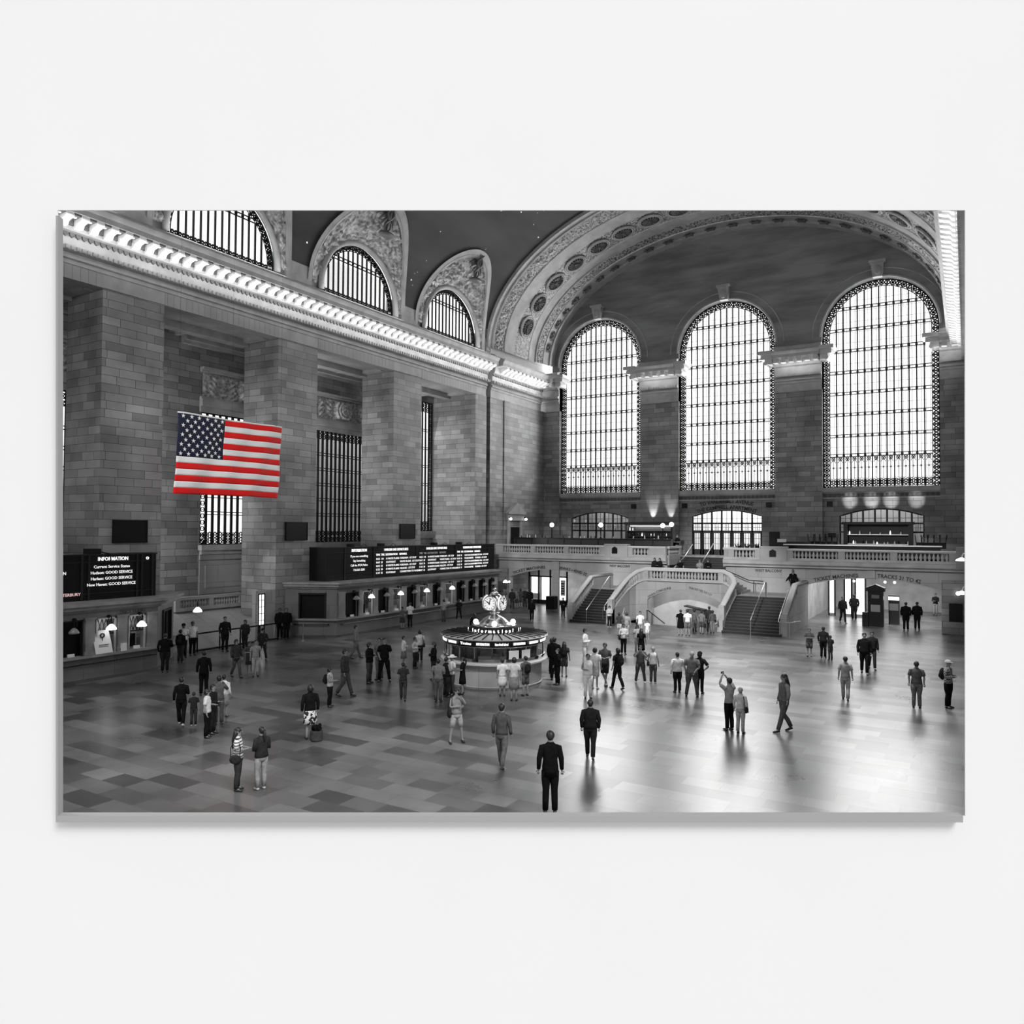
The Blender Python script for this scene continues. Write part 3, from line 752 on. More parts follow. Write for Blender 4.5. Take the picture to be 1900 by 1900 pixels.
for (x, lab, xo) in ((-25.3, 'sloping stone parapet left of the left flight', -.25), (-10.1, 'sloping stone parapet right of the right flight', .25)):
    t = thing('stair_parapet', (x, 52.5, 0), lab, 'parapet', 'outer stair parapets')
    m = MB(); pts = [(x, 50.9, 1.35), (x, 52.6, 2.25), (x, 54.3, 3.1), (x, 58.2, 3.12)]
    rail(m, pts, .21, .12); m.build('hand_rail', RELIEF, t, smooth=True)
    m = MB(); m.prism([(50.7, 0), (50.7, .7), (54.3, 2.45), (58.3, 2.45), (58.3, 0)], lambda u, v, w: (x+w, u, v), -.17, .17); m.box(x-.2, x+.2, 50.65, 51.1, 0, 1.35)
    m.box(x-.17, x+.17, 54.4, 58.2, 2.45, 3.0); m.build('parapet_wall', STONE2, t, fix=True)
    balusters(t, along((x, 51.1, 1.46), (x, 54.3, 3.1), 12), .62)
def handrail(lab, pts, posts, m_=STEEL, r=.035):
    t = thing('handrail', pts[0], lab, 'handrail', 'metal stair handrails')
    m = MB(); m.tube(pts, r, 8); m.build('rail', m_, t, smooth=True)
    for a, b2 in posts: m = MB(); m.tube([a, b2], r*.85, 6); m.build('post', m_, t)
handrail('steel handrail up the middle of the left flight', [(-23.8, 50.3, .95), (-23.8, 54.4, 3.15), (-23.8, 54.9, 3.15)], [((-23.8, 50.35, 0), (-23.8, 50.35, .95)), ((-23.8, 54.6, 2.2), (-23.8, 54.6, 3.15))])
handrail('steel handrail up the middle of the right flight', [(-12.1, 50.3, .95), (-12.1, 54.4, 3.15), (-12.1, 54.9, 3.15)], [((-12.1, 50.35, 0), (-12.1, 50.35, .95)), ((-12.1, 54.6, 2.2), (-12.1, 54.6, 3.15)), ((-12.1, 54.9, 2.2), (-12.1, 54.9, 3.15))])
handrail('steel handrail curling round the foot of the right parapet', [(-10.45, 54.0, 2.75), (-10.45, 51.0, 1.15), (-10.4, 50.5, .95), (-9.6, 50.45, .95), (-9.2, 51.3, 1.0)], [((-10.3, 50.45, 0), (-10.3, 50.45, .95)), ((-9.7, 50.45, 0), (-9.7, 50.45, .95))])
handrail('steel handrail by the foot of the left inner parapet', [(-22.7, 54.0, 2.75), (-22.7, 51.0, 1.2), (-22.5, 50.6, .95), (-22.0, 50.6, .9)], [((-22.7, 50.8, 0), (-22.7, 50.8, 1.05))])
handrail('left steel handrail of the central upper steps', [(-19.9, 58.1, 3.8), (-19.6, 60.0, 4.7), (-19.5, 61.6, 5.6)], [((-19.9, 58.2, 2.85), (-19.9, 58.2, 3.8))], r=.045)
handrail('right steel handrail of the central upper steps', [(-17.9, 58.1, 3.8), (-17.75, 61.6, 5.7)], [((-17.9, 58.2, 2.85), (-17.9, 58.2, 3.8))], r=.045)
handrail('dark handrail running down from the landing to the right flight', [(-15.6, 57.6, 3.75), (-14.0, 57.6, 3.1), (-12.9, 57.6, 3.05)], [((-13.6, 57.6, 2.2), (-13.6, 57.6, 3.07))], BRONZE)
handrail('dark handrail descending into the central stairwell', [(-19.9, 52.2, .95), (-19.9, 52.5, .95), (-19.9, 56.0, -.35)], [((-19.9, 52.3, 0), (-19.9, 52.3, .95)), ((-19.9, 53.3, -.3), (-19.9, 53.3, .65))], IRON)
# balcony balustrades
def bal_run(lab, secs, peds, x0, x1):
    t = thing('balustrade', ((x0+x1)/2, 58.1, 4.6), lab, 'balustrade', 'stone balustrades')
    m = MB(); m.prism([(57.88, 5.32), (57.85, 5.42), (57.95, 5.48), (58.3, 5.48), (58.38, 5.42), (58.35, 5.32)], lambda u, v, w: (w, u, v), x0, x1); m.build('hand_rail', RELIEF, t, fix=True)
    m = MB(); m.box(x0, x1, 57.95, 58.28, 4.6, 4.78); m.build('base_rail', PLAIN, t)
    m = MB(); prev = x0
    for a, b_ in secs+[(x1, x1)]:
        if a-prev > .02: m = MB(); m.box(prev, a, 57.93, 58.3, 4.78, 5.33); m.build('pedestal', STONE2, t)
        prev = b_
    for a, b_, nx in peds:
        m = MB(); m.box(a, b_, 57.8, 58.5, 4.55, 5.62); m.build('pedestal', STONE2, t)
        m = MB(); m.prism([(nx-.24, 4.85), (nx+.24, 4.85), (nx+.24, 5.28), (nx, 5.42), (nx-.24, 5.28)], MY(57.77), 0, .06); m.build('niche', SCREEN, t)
    pts = []
    for a, b_ in secs:
        n = int((b_-a)/.235); pts += [(a+(b_-a)*(k+.5)/n, 58.12, 4.78) for k in range(n)]
    balusters(t, pts, .54)
    return t
bal_run('long stone balustrade along the left half of the balcony', [(-35.6, -32.74), (-32.3, -29.5), (-29.1, -26.2), (-23.3, -21.9)], [(-25.75, -23.7, -24.8)], -36.4, -20.5)
bal_run('long stone balustrade along the right half of the balcony', [(-15.15, -13.6), (-10.9, -7.85), (-7.4, -4.55), (-4.1, -1.05)], [(-13.25, -11.3, -12.28)], -15.9, .2)
m = MB(); m.box(-.65, .3, 57.7, 58.6, 4.3, 5.75); struct(m.build('trim_15', STONE2))
for x in (-20.5, -15.9):
    t = thing('balustrade', (x, 59.5, 4.6), 'short side balustrade %s of the central upper steps' % ('left' if x < -18 else 'right'), 'balustrade', 'stone balustrades')
    m = MB(); m.box(x-.18, x+.18, 58.3, 61.3, 5.32, 5.48); m.build('hand_rail', RELIEF, t)
    m = MB(); m.box(x-.16, x+.16, 58.3, 61.3, 4.0, 4.78); m.box(x-.16, x+.16, 60.9, 61.3, 4.78, 5.32); m.build('base_rail', STONE2, t)
    balusters(t, along((x, 58.6, 5.5), (x, 60.8, 5.5), 9), .54)

# ---- balcony wall: doors and low arched windows with lit vestibules behind
for di, (c, h, s, r) in enumerate(ARC):
    nm = 'door_1' if di == 1 else 'window_%d' % (4+di)
    Mw = lambda u, v, w: (u, WY+.6+w, v)
    m = MB(); n = 7
    arcp = [(c-h+2*h*k/28, seg(c-h+2*h*k/28, c, h, s, r)) for k in range(29)]
    m.tube([Mw(u, v, 0) for u, v in [(c-h, 4.6)]+arcp+[(c+h, 4.6)]], .09, 4, cap=False)
    W = struct(m.build(nm, BRONZE))
    m = MB(); wv = 2*h/n
    for k in range(1, n): u = c-h+wv*k; m.bar(Mw, u, 4.6, u, seg(u, c, h, s, r), .14, .14)
    for v in (7.42, 6.72): m.bar(Mw, c-h, v, c+h, v, .13, .14)
    m.build('mullion', BRONZE, W)
    m = MB()
    for k in range(n):
        u = c-h+wv*(k+.5)
        m.bar(Mw, u, 6.8, u, seg(u, c, h, s, r)-.05, .035, .05); m.bar(Mw, u-wv/2, 7.85, u+wv/2, 7.85, .035, .05)
        for q in (-1, 1): m.bar(Mw, u+q*wv/6, 6.75, u+q*wv/6, 7.4, .03, .05)
        m.bar(Mw, u-wv/2, 7.08, u+wv/2, 7.08, .03, .05)
    m.build('glazing_bar', BRONZE, W)
    g = MB(); g.prism(arcp+[(c+h, 4.6), (c-h, 4.6)], Mw, .08, .1); g.build('window_glass', GLASS, W)
    if di == 1:
        for k in range(n):
            u0, u1 = c-h+wv*k+.08, c-h+wv*(k+1)-.08
            m = MB(); m.bar(Mw, u0+.05, 4.6, u0+.05, 6.65, .1, .09); m.bar(Mw, u1-.05, 4.6, u1-.05, 6.65, .1, .09); m.bar(Mw, u0, 6.6, u1, 6.6, .1, .09); m.bar(Mw, u0, 4.85, u1, 4.85, .5, .09)
            d = m.build('door_leaf', WOODD, W); m = MB()
            for q in (1, 2): m.bar(Mw, u0+(u1-u0)*q/3, 5.1, u0+(u1-u0)*q/3, 6.55, .03, .05)
            for q in (1, 2): m.bar(Mw, u0, 5.1+.5*q, u1, 5.1+.5*q, .03, .05)
            m.build('door_bars', WOODD, d)
    m = MB(); x0, x1 = c-h-1.2, c+h+1.2
    m.quad((x0, 71.4, 4.5), (x1, 71.4, 4.5), (x1, 71.4, 9.6), (x0, 71.4, 9.6)); m.box(x0-.1, x0, 67.9, 71.4, 4.5, 9.6); m.box(x1, x1+.1, 67.9, 71.4, 4.5, 9.6); m.box(x0, x1, 67.9, 71.4, 9.5, 9.6); m.box(x0, x1, 67.4, 71.4, 4.4, 4.55)
    struct(m.build('wall_vestibule', PLAIN if di != 1 else WHITE))
m = MB(); tx = text('lettering', 'TO VANDERBILT AVENUE', .5, MY(WY+.37), ENGR, farw, -18.28, 9.12, width=4.7, arc=(-18.29, 9.22, 9.3), bold=.01)
text('lettering', 'THE CAMPBELL APARTMENT', .46, MY(WY+.37), ENGR, farw, -18.28, 8.66, width=5.3, arc=(-18.29, 8.7, 8.8), bold=.01)
for x, lab in ((-26.98, 'small black wall speaker right of the left bar arch'), (-22.03, 'small black wall speaker left of the avenue lettering'), (-14.61, 'small black wall speaker right of the avenue lettering'), (-9.73, 'small black wall speaker high left of the right arch')):
    m = MB(); m.box(x-.22, x+.22, WY+.2, WY+.4, 8.8, 9.22); m.box(x-.18, x+.18, WY+.18, WY+.2, 8.84, 9.18)
    tag(m.build('wall_speaker', SCREEN), lab, 'speaker', 'small wall speakers')
m = MB(); m.box(-9.85, -9.3, WY+.1, WY+.4, 6.3, 6.62); tag(m.build('wall_speaker', SCREEN), 'lower black wall speaker left of the right arch', 'speaker', 'small wall speakers')
# pedimented doorway on the left wall above the balcony
t = senv('door_2', (XS+.1, 61, 4.6)); t['kind'] = 'structure'
m = MB(); m.box(XS+.1, XS+.3, 59.8, 60.2, 4.6, 7.6); m.box(XS+.1, XS+.3, 62.0, 62.4, 4.6, 7.6); m.box(XS+.1, XS+.4, 59.6, 62.6, 7.6, 8.2); m.prism([(59.5, 8.2), (62.7, 8.2), (62.7, 8.35), (61.1, 9.3), (59.5, 8.35)], lambda u, v, w: (w, u, v), XS+.1, XS+.55); m.build('door_frame', PLAIN, t, fix=True)
m = MB(); m.box(XS+.1, XS+.2, 60.2, 62.0, 4.6, 7.0); m.build('door_leaf', SCREEN, t)
for y in (59.7, 62.5):
    l = thing('wall_lamp', (XS+.6, y, 7.7), 'small lit lamp on the %s side of the pedimented doorway' % ('left' if y < 61 else 'right'), 'lamp', 'doorway lamps')
    m = MB(); m.ball((XS+.62, y, 7.75), .13, 8, 6); m.build('bulb', LITX, l); m = MB(); m.tube([(XS+.3, y, 7.9), (XS+.6, y, 7.9)], .05, 6); m.build('bracket', IRON, l)

# ---- bar furniture on the left of the balcony
t = thing('bar_counter', (-28.5, 60.6, 4.6), 'long dark bar counter behind the left balustrade', 'bar counter')
m = MB(); m.box(-35.9, -20.9, 60.3, 60.9, 4.6, 5.95); m.build('counter_body', WOODD, t)
m = MB(); m.box(-36.0, -20.8, 60.15, 61.05, 5.95, 6.05); m.build('counter_top', BRONZE, t)
m = MB()
for k in range(9): m.box(-35.7+1.65*k, -35.62+1.65*k, 60.24, 60.3, 4.65, 5.9)
m.build('panel_moulding', BRONZE, t)
t = thing('back_bar', (-24.5, 64.8, 4.6), 'lit back bar shelf unit against the stone pier', 'shelf unit')
m = MB(); m.box(-26.6, -22.3, 65.2, 65.4, 4.6, 7.2); m.box(-26.7, -26.5, 64.6, 65.4, 4.6, 7.3); m.box(-22.4, -22.2, 64.6, 65.4, 4.6, 7.3); m.box(-26.8, -22.1, 64.5, 65.5, 7.3, 7.5); m.box(-26.7, -22.2, 64.3, 65.4, 4.6, 5.7); m.build('cabinet', WOODD, t)
m = MB()
for z in (6.2, 6.7): m.box(-26.5, -22.4, 64.7, 65.2, z, z+.05)
m.build('shelf', WOODD, t)
m = MB(); m.box(-26.4, -22.5, 65.1, 65.18, 7.12, 7.2); m.build('light_strip', LIT, t)
rb = random.Random(4)
for k in range(30):
    x = -26.35+.29*(k % 14)+rb.uniform(-.04, .04); z = (5.7, 6.25, 6.75)[k//14] if k//14 < 3 else 5.7
    b_ = MB(); hh = rb.uniform(.28, .38); b_.lathe([(.045, 0), (.05, .02), (.05, hh*.6), (.02, hh*.8), (.02, hh)], (x, 64.95, z), 8)
    tag(b_.build('bottle', rb.choice((GLASS, PAPER, BRONZE, LIT))), 'small bottle among those on the lit back bar shelves', 'bottle', 'bottles on the back bar')
def post_lamp(x, y, z, lab, h=1.6):
    t = thing('globe_lamp', (x, y, z), lab, 'lamp', 'globe lamps on the balcony bar')
    m = MB(); m.tube([(x, y, z), (x, y, z+h)], .045, 8); m.lathe([(.14, 0), (.1, .05), (.05, .1)], (x, y, z), 10); m.build('post', IRON, t)
    m = MB(); m.ball((x, y, z+h+.16), .2, 12, 8); m.build('globe', LITX, t)
post_lamp(-32.1, 60.6, 6.05, 'glowing globe lamp at the left end of the bar counter', 1.0)
post_lamp(-27.3, 60.6, 6.05, 'glowing globe lamp in the middle of the bar counter', 1.0)
post_lamp(-21.7, 60.6, 6.05, 'glowing globe lamp near the right end of the bar counter', .95)
post_lamp(-21.05, 60.9, 4.6, 'glowing globe lamp on a floor post right of the bar counter', 2.5)
rb = random.Random(11)
for k in range(16):
    x = -34.5+.82*k+rb.uniform(-.2, .2); y = 61.7+rb.uniform(-.1, .1)
    if abs(x+35) < .3: continue
    s = thing('bar_stool', (x, y, 4.6), 'dark bar stool standing behind the long balcony bar counter', 'stool', 'stools along the bar counter')
    m = MB(); m.lathe([(.2, 0), (.22, .04), (.2, .08)], (x, y, 5.35), 12); m.build('seat', SCREEN, s)
    for a in range(4): q = a*pi/2+.7; m = MB(); m.tube([(x+.2*cos(q), y+.2*sin(q), 4.6), (x+.13*cos(q), y+.13*sin(q), 5.36)], .018, 5); m.build('leg', IRON, s)
    m = MB(); m.tube([(x-.17, y+.17, 5.4), (x-.18, y+.22, 5.8), (x+.18, y+.22, 5.8), (x+.17, y+.17, 5.4)], .025, 6); m.build('backrest', IRON, s)
# ---- right balcony: closed bar with shelves, stacked chairs, planters
t = thing('bar_cabinet', (-5.9, 64.4, 4.6), 'large black bar cabinet with lit shelf edges before the right arch', 'bar cabinet')
m = MB(); m.box(-8.1, -3.7, 64.8, 65, 4.6, 7.3); m.box(-8.3, -8.0, 64.2, 65, 4.6, 7.35); m.box(-3.8, -3.5, 64.2, 65, 4.6, 7.35); m.box(-8.4, -3.4, 64.1, 65.1, 7.3, 7.5); m.box(-8.8, -3.0, 63.6, 65, 4.6, 5.75); m.build('cabinet', SCREEN, t)
for z in (5.77, 6.5):
    m = MB(); m.box(-8.0, -3.8, 64.25, 64.8, z, z+.04); m.build('shelf', STEEL, t)
rb = random.Random(5)
for k in range(18):
    x = -7.9+.24*k+rb.uniform(-.05, .05); z = 5.81 if k % 3 else 6.54
    b_ = MB(); hh = rb.uniform(.15, .3); b_.lathe([(.045, 0), (.05, .02), (.05, hh*.6), (.02, hh*.8), (.02, hh)], (x, 64.5, z), 8)
    tag(b_.build('bottle', rb.choice((PAPER, BRONZE, LIT))), 'small bottle among those on the black bar cabinet shelves', 'bottle', 'bottles on the black bar cabinet')
t = thing('bar_counter', (-6.5, 60.6, 4.6), 'low dark bar counter behind the right balustrade', 'bar counter')
m = MB(); m.box(-11.2, -1.6, 60.3, 60.9, 4.6, 5.7); m.build('counter_body', SCREEN, t)
m = MB(); m.box(-12.0, -1.5, 60.1, 61.0, 5.7, 5.78); m.build('counter_top', STEEL, t)
rb = random.Random(8)
for side, xs in ((0, [-10.3+.42*k for k in range(5)]), (1, [-3.0+.38*k for k in range(5)])):
    for k, x in enumerate(xs):
        y = 61.9+.15*(k % 2); lab = 'upturned dark chair stacked on the balcony %s of the black bar cabinet' % ('left' if side == 0 else 'right')
        s = thing('stacked_chair', (x, y, 4.6), lab, 'chair', 'upturned chairs %s of the black bar' % ('left' if side == 0 else 'right'))
        m = MB(); m.box(x-.2, x+.2, y-.2, y+.2, 5.95, 6.0); m.build('seat', SCREEN, s)
        for a, b_ in ((-1, -1), (1, -1), (-1, 1), (1, 1)): m = MB(); m.tube([(x+a*.17, y+b_*.17, 6.0), (x+a*.22+rb.uniform(-.05, .05), y+b_*.2, 6.55)], .02, 5); m.build('leg', SCREEN, s)
        m = MB(); m.box(x-.19, x+.19, y+.16, y+.2, 5.55, 5.95); m.build('backrest', SCREEN, s)
        m = MB(); m.box(x-.3, x+.3, y-.3, y+.3, 5.48, 5.53); m.tube([(x, y, 4.6), (x, y, 5.5)], .04, 6); m.build('cafe_table', SCREEN, s) if False else None
m = MB(); m.box(-13.55, -12.8, 62.5, 62.9, 4.6, 6.7); tag(m.build('menu_board', SCREEN), 'tall black menu board standing right of the avenue doors', 'board')
t = thing('host_stand', (-11.8, 61.5, 4.6), 'dark low host counter with a white sheet on top, right balcony', 'counter')
m = MB(); m.box(-12.6, -10.2, 61.2, 61.9, 4.6, 5.95); m.build('counter_body', SCREEN, t); m = MB(); m.box(-12.65, -12.0, 61.15, 61.3, 5.9, 6.15); m.build('sheet', PAPER, t)
for (x, y, lab) in ((-16.5, 64.5, 'bushy potted plant before the avenue doors, leftmost'), (-15.7, 64.2, 'bushy potted plant before the avenue doors, middle'), (-14.9, 64.4, 'bushy potted plant before the avenue doors, rightmost')):
    t = thing('potted_plant', (x, y, 4.6), lab, 'plant', 'potted plants before the doors')
    m = MB(); m.lathe([(.22, 0), (.3, .5), (.32, .52)], (x, y, 4.6), 12); m.build('pot', SCREEN, t)
    m = MB(); rb = random.Random(int(-x*10))
    for k in range(70):
        a = rb.uniform(0, 2*pi); e = rb.uniform(.2, .9); L = rb.uniform(.35, .75)
        p = Vector((x, y, 5.1)); q = p+Vector((cos(a)*L*.7, sin(a)*L*.7, L*e*1.3)); mm = (p+q)/2+Vector((0, 0, .12)); s_ = Vector((-sin(a), cos(a), 0))*.045
        m.add([p-s_*.3, p+s_*.3, mm+s_, q, mm-s_], [(0, 1, 2, 4), (4, 2, 3)])
    m.build('foliage', mat('leaf', .04, .5) if 'leaf' not in bpy.data.materials else bpy.data.materials['leaf'], t)
# lights along the right: gooseneck lamps on the right wall, ball lamp, dark sign, street kiosk
for z, lab in ((2.95, 'gooseneck lamp with white shade beside the dark sign, right edge'), (5.0, 'gooseneck lamp with white shade above, level with the balcony edge')):
    t = thing('gooseneck_lamp', (.22, 55.5, z), lab, 'lamp', 'gooseneck lamps on the right wall')
    m = MB(); m.tube([(.24, 54.5, z), (.2, 54.5, z+.35), (.0, 54.5, z+.5), (-.25, 54.5, z+.4), (-.32, 54.5, z+.15)], .03, 8); m.build('arm', WHITE, t)
    m = MB(); m.lathe([(.06, .18), (.3, .05), (.34, -.02), (.3, -.04)], (-.32, 54.5, z), 12); m.build('shade', LIT, t)
m = MB(); m.box(-1.08, -.3, BY-.32, BY-.25, 0.85, 2.05); tag(m.build('wall_sign', SCREEN), 'blank dark sign panel on the right pier below the ball lamp', 'sign')
t = thing('ball_lamp', (-.55, BY-.3, 2.7), 'small lit ball lamp on the right pier above the dark sign', 'lamp')
m = MB(); m.ball((-.55, BY-.42, 2.72), .13, 10, 8); m.build('bulb', LITX, t); m = MB(); m.tube([(-.55, BY-.25, 2.72), (-.55, BY-.38, 2.72)], .06, 8); m.build('bracket', BRONZE, t)
t = thing('information_kiosk', (-5.65, 60, 0), 'tall black kiosk with gabled top under the right arch', 'kiosk')
m = MB(); m.box(-6.15, -5.15, 59.8, 60.4, 0, 2.6); m.box(-6.25, -5.05, 59.7, 60.5, 2.5, 2.62); m.prism([(-6.25, 2.62), (-5.05, 2.62), (-5.05, 2.75), (-5.65, 3.0), (-6.25, 2.75)], MY(59.7), 0, .8); m.box(-6.5, -6.1, 59.6, 60.0, 0, 1.0); m.build('cabinet', SCREEN, t, fix=True)
m = MB(); m.box(-5.95, -5.35, 59.78, 59.8, 1.05, 1.55); m.build('notice', mat('notice_grey', .3), t); m = MB(); m.box(-5.9, -5.4, 59.77, 59.79, 2.0, 2.25); m.build('sign_plate', mat('plate_grey', .12), t)
t = thing('ticket_machine', (-4.75, 62.3, 0), 'small machine with a lit white top right of the black kiosk', 'ticket machine')
m = MB(); m.box(-5.0, -4.3, 62.1, 62.7, 0, 2.1); m.build('cabinet', BRONZE, t); m = MB(); m.box(-5.0, -4.3, 62.05, 62.1, 1.75, 2.0); m.build('lit_header', LIT, t); m = MB(); m.box(-4.95, -4.35, 62.06, 62.1, 1.0, 1.5); m.build('screen', mat('machine_screen', .2), t)
for k, x in enumerate((-9.4, -8.2, -7.3)):
    t = thing('lit_doorway_panel', (x, 66, 0), ('narrow bright panel at the left end of the right passage', 'second bright panel of the right passage', 'wide bright panel near the middle of the right passage')[k], 'light panel', 'bright panels in the right passage')
    m = MB(); w = (.16, .2, .3)[k]; m.box(x-w, x+w, 65.9, 66, .2, 3.2); m.build('panel', LIT, t); m = MB(); m.box(x-w-.12, x-w, 65.85, 66.05, 0, 3.3); m.box(x+w, x+w+.12, 65.85, 66.05, 0, 3.3); m.build('frame', BRONZE, t)
for k, (x, y) in enumerate(((-7.0, 59.4), (-5.0, 59.5), (-4.4, 59.5))):
    m = MB(); m.ball((x, y, 3.2), .09, 8, 6); tag(m.build('ceiling_spotlight', LITX), ('lone bright spotlight under the left side of the right arch', 'bright spotlight just right of the kiosk top', 'bright spotlight further right of the kiosk top')[k], 'light', 'spotlights in the right arch')
# shop front under the left arch
t = thing('shop_front', (-32.9, 61.5, 0), 'brightly lit glazed shop front with posters under the ticket machines arch', 'shop front')
m = MB(); 
for x in (-34.9, -33.9, -32.7, -31.0): m.box(x-.06, x+.06, 61.4, 61.55, 0, 3.3)
m.box(-34.9, -31.0, 61.4, 61.55, 2.45, 2.55); m.box(-34.9, -31.0, 61.4, 61.55, 0, .35); m.build('frame', IRON, t)
m = MB(); m.box(-33.75, -32.85, 61.8, 61.85, .3, 2.4); m.box(-34.85, -34.0, 61.8, 61.85, .9, 2.4); m.box(-32.55, -31.1, 61.8, 61.85, .4, 2.4); m.build('lit_interior', LIT, t)
m = MB(); m.box(-32.45, -31.95, 61.7, 61.76, .8, 2.2); m.box(-31.75, -31.3, 61.7, 61.76, .8, 2.2); m.build('poster', PAPER, t)
m = MB(); m.box(-32.38, -32.05, 61.66, 61.7, 1.3, 1.8)
for k in range(5): m.box(-31.68, -31.4, 61.66, 61.7, .95+.22*k, 1.05+.22*k)
m.build('poster_print', INK, t)
for k, x in enumerate((-35.3, -33.9)):
    m = MB(); m.ball((x-.6, 57.2, 2.2), .1, 8, 6); tag(m.build('pendant_bulb', LITX), ('left', 'middle', 'right')[k]+' small glowing bulb beside the ticket machines arch', 'lamp', 'bulbs beside the left arch')
m = MB(); m.box(-30.9, -30.1, 57.3, 57.9, 0, 1.1); tag(m.build('litter_bin', SCREEN), 'dark square bin at the foot of the pier between the left arches', 'bin')
m = MB(); m.box(-27.8, -27.2, 61, 61.3, 1.2, 2.5); tag(m.build('poster_stand', SCREEN), 'dark framed stand seen through the subway arch', 'stand')
# canvas-covered stall inside the stairwell arch
t = thing('luggage_cart', (-17.0, 54.6, -.6), 'dark box stand with a tilted board on top before the stairwell wall', 'stand')
m = MB(); m.box(-17.7, -16.35, 54.3, 54.9, -1.5, 1.0); m.build('box_body', mat('dull_board', .1), t); m = MB(); m.add([(-17.8, 54.2, 1.2), (-16.3, 54.2, .95), (-16.3, 55.0, .95), (-17.8, 55.0, 1.2), (-17.8, 54.2, 1.28), (-16.3, 54.2, 1.03), (-16.3, 55.0, 1.03), (-17.8, 55.0, 1.28)], [(0, 3, 2, 1), (4, 5, 6, 7), (0, 1, 5, 4), (1, 2, 6, 5), (2, 3, 7, 6), (3, 0, 4, 7)]); m.build('board_top', INK, t)
m = MB(); m.box(-47.5, -47, 44, 80, -1, 30); struct(m.build('wall_neighbour', WHITE))
rb = random.Random(21)
for k in range(26):
    x = -35.4+.55*k; b_ = MB(); hh = rb.uniform(.16, .34); b_.lathe([(.04, 0), (.045, .02), (.045, hh*.6), (.018, hh*.8), (.018, hh)], (x+rb.uniform(-.15, .15), 60.7+rb.uniform(-.12, .12), 6.05), 7)
    tag(b_.build('bottle', rb.choice((GLASS, PAPER, WHITE, BRONZE))), 'small bottle or glass standing on the long bar counter', 'bottle', 'bottles on the long bar counter')
# ================================================================ TICKET OFFICES
def office(label, face, x, wins, outline, roofz=3.4, lit=(), sign=None):
    """outline: list of (x, y) of the plan, front first; wins: y ranges on the flat front"""
    cx_ = sum(p[0] for p in outline)/len(outline); cy_ = sum(p[1] for p in outline)/len(outline)
    t = thing('ticket_office', (cx_, cy_, 0), label, 'ticket office')
    ya, yb = face
    m = MB(); prev = ya
    for a, b in wins:
        m.box(x-.35, x, prev, a, 1.15, 2.75); prev = b
    m.box(x-.35, x, prev, yb, 1.15, 2.75); m.box(x-.35, x, ya, yb, 2.72, 3.1); m.box(x-.35, x, ya, yb, 0, 1.15)
    m.build('front_wall', OFFST, t)
    def off_pl(d): return [(px_+(d if True else 0)*nx, py_+d*ny) for (px_, py_, nx, ny) in outline4]
    outline4 = []
    n = len(outline)
    for i, (ax, ay) in enumerate(outline):
        bx_, by_ = ax-cx_, ay-cy_; L = math.hypot(bx_, by_); outline4.append((ax, ay, 1.0 if ax > -36 else .2, (1 if by_ > 0 else -1)*.7))
    m = MB()
    m.prism(off_pl(.12), MZ(0), 3.02, 3.14); m.prism(off_pl(.3), MZ(0), 3.14, 3.3); m.prism(off_pl(.42), MZ(0), 3.3, 3.42); m.build('roof_cornice', OFFTR, t, fix=True)
    m = MB(); m.prism(off_pl(.22), MZ(0), 1.05, 1.16); m.build('counter_ledge', OFFTR, t, fix=True)
    m = MB(); m.prism(off_pl(.05), MZ(0), 0, .14); m.build('plinth', STONED, t, fix=True)
    for a, b in zip([ya]+[w[1] for w in wins], [w[0] for w in wins]+[yb]):
        m = MB(); c = (a+b)/2; w = min((b-a)*.36, .25)
        m.box(x, x+.1, c-w, c+w, 1.2, 2.7); m.box(x, x+.14, c-w-.05, c+w+.05, 2.7, 2.8); m.box(x, x+.13, c-w-.04, c+w+.04, 1.17, 1.32)
        m.build('pilaster', OFFTR, t)
    for k, (a, b) in enumerate(wins):
        L = k in lit
        m = MB()
        for y0_, y1_, z0, z1 in ((a, a+.06, 1.16, 2.72), (b-.06, b, 1.16, 2.72), (a, b, 2.66, 2.72)): m.box(x-.04, x+.05, y0_, y1_, z0, z1)
        wf = m.build('service_window', PLAIN if L else BRONZE, t)
        m = MB()
        if L:
            m.box(x-.95, x-.9, a-.15, b+.15, 1.2, 2.7); m.build('lit_interior', RELIEF, wf)
            m = MB(); m.box(x-.85, x-.3, a+.1, b-.1, 2.74, 2.76); m.build('interior_lamp', LITX, wf)
            m = MB(); m.box(x-.16, x-.12, a, b, 1.95, 2.0)
            for q in range(5): m.bar(MX(x-.14), a+(b-a)*q/5, 2.0, a+(b-a)*(q+1)/5, 2.65, .025, .03); m.bar(MX(x-.14), a+(b-a)*(q+1)/5, 2.0, a+(b-a)*q/5, 2.65, .025, .03)
            m.build('window_grille', BRONZE, wf)
            m = MB(); m.box(x-.6, x-.5, a+.15, b-.15, 1.2, 1.8); m.ball((x-.5, (a+b)/2, 1.72), .13, 8, 6); m.build('till_screen', SCREEN, wf)
        else:
            m.box(x-.2, x-.16, a, b, 1.16, 2.7); m.build('dark_blind', SCREEN, wf)
        m = MB(); m.box(x-.02, x+.06, (a+b)/2-.14, (a+b)/2+.14, 1.17, 1.3); m.build('coin_tray', PAPER, wf)
        # bell-shaped lamp on a bracket over each window
        yl = (a+b)/2+.1
        m = MB(); m.tube([(x, yl, 2.75), (x+.2, yl, 2.8), (x+.28, yl, 2.7), (x+.28, yl, 2.5)], .025, 6); m.ball((x+.05, yl, 2.76), .08, 6, 4); br = m.build('lamp_bracket', IRON, wf)
    return t
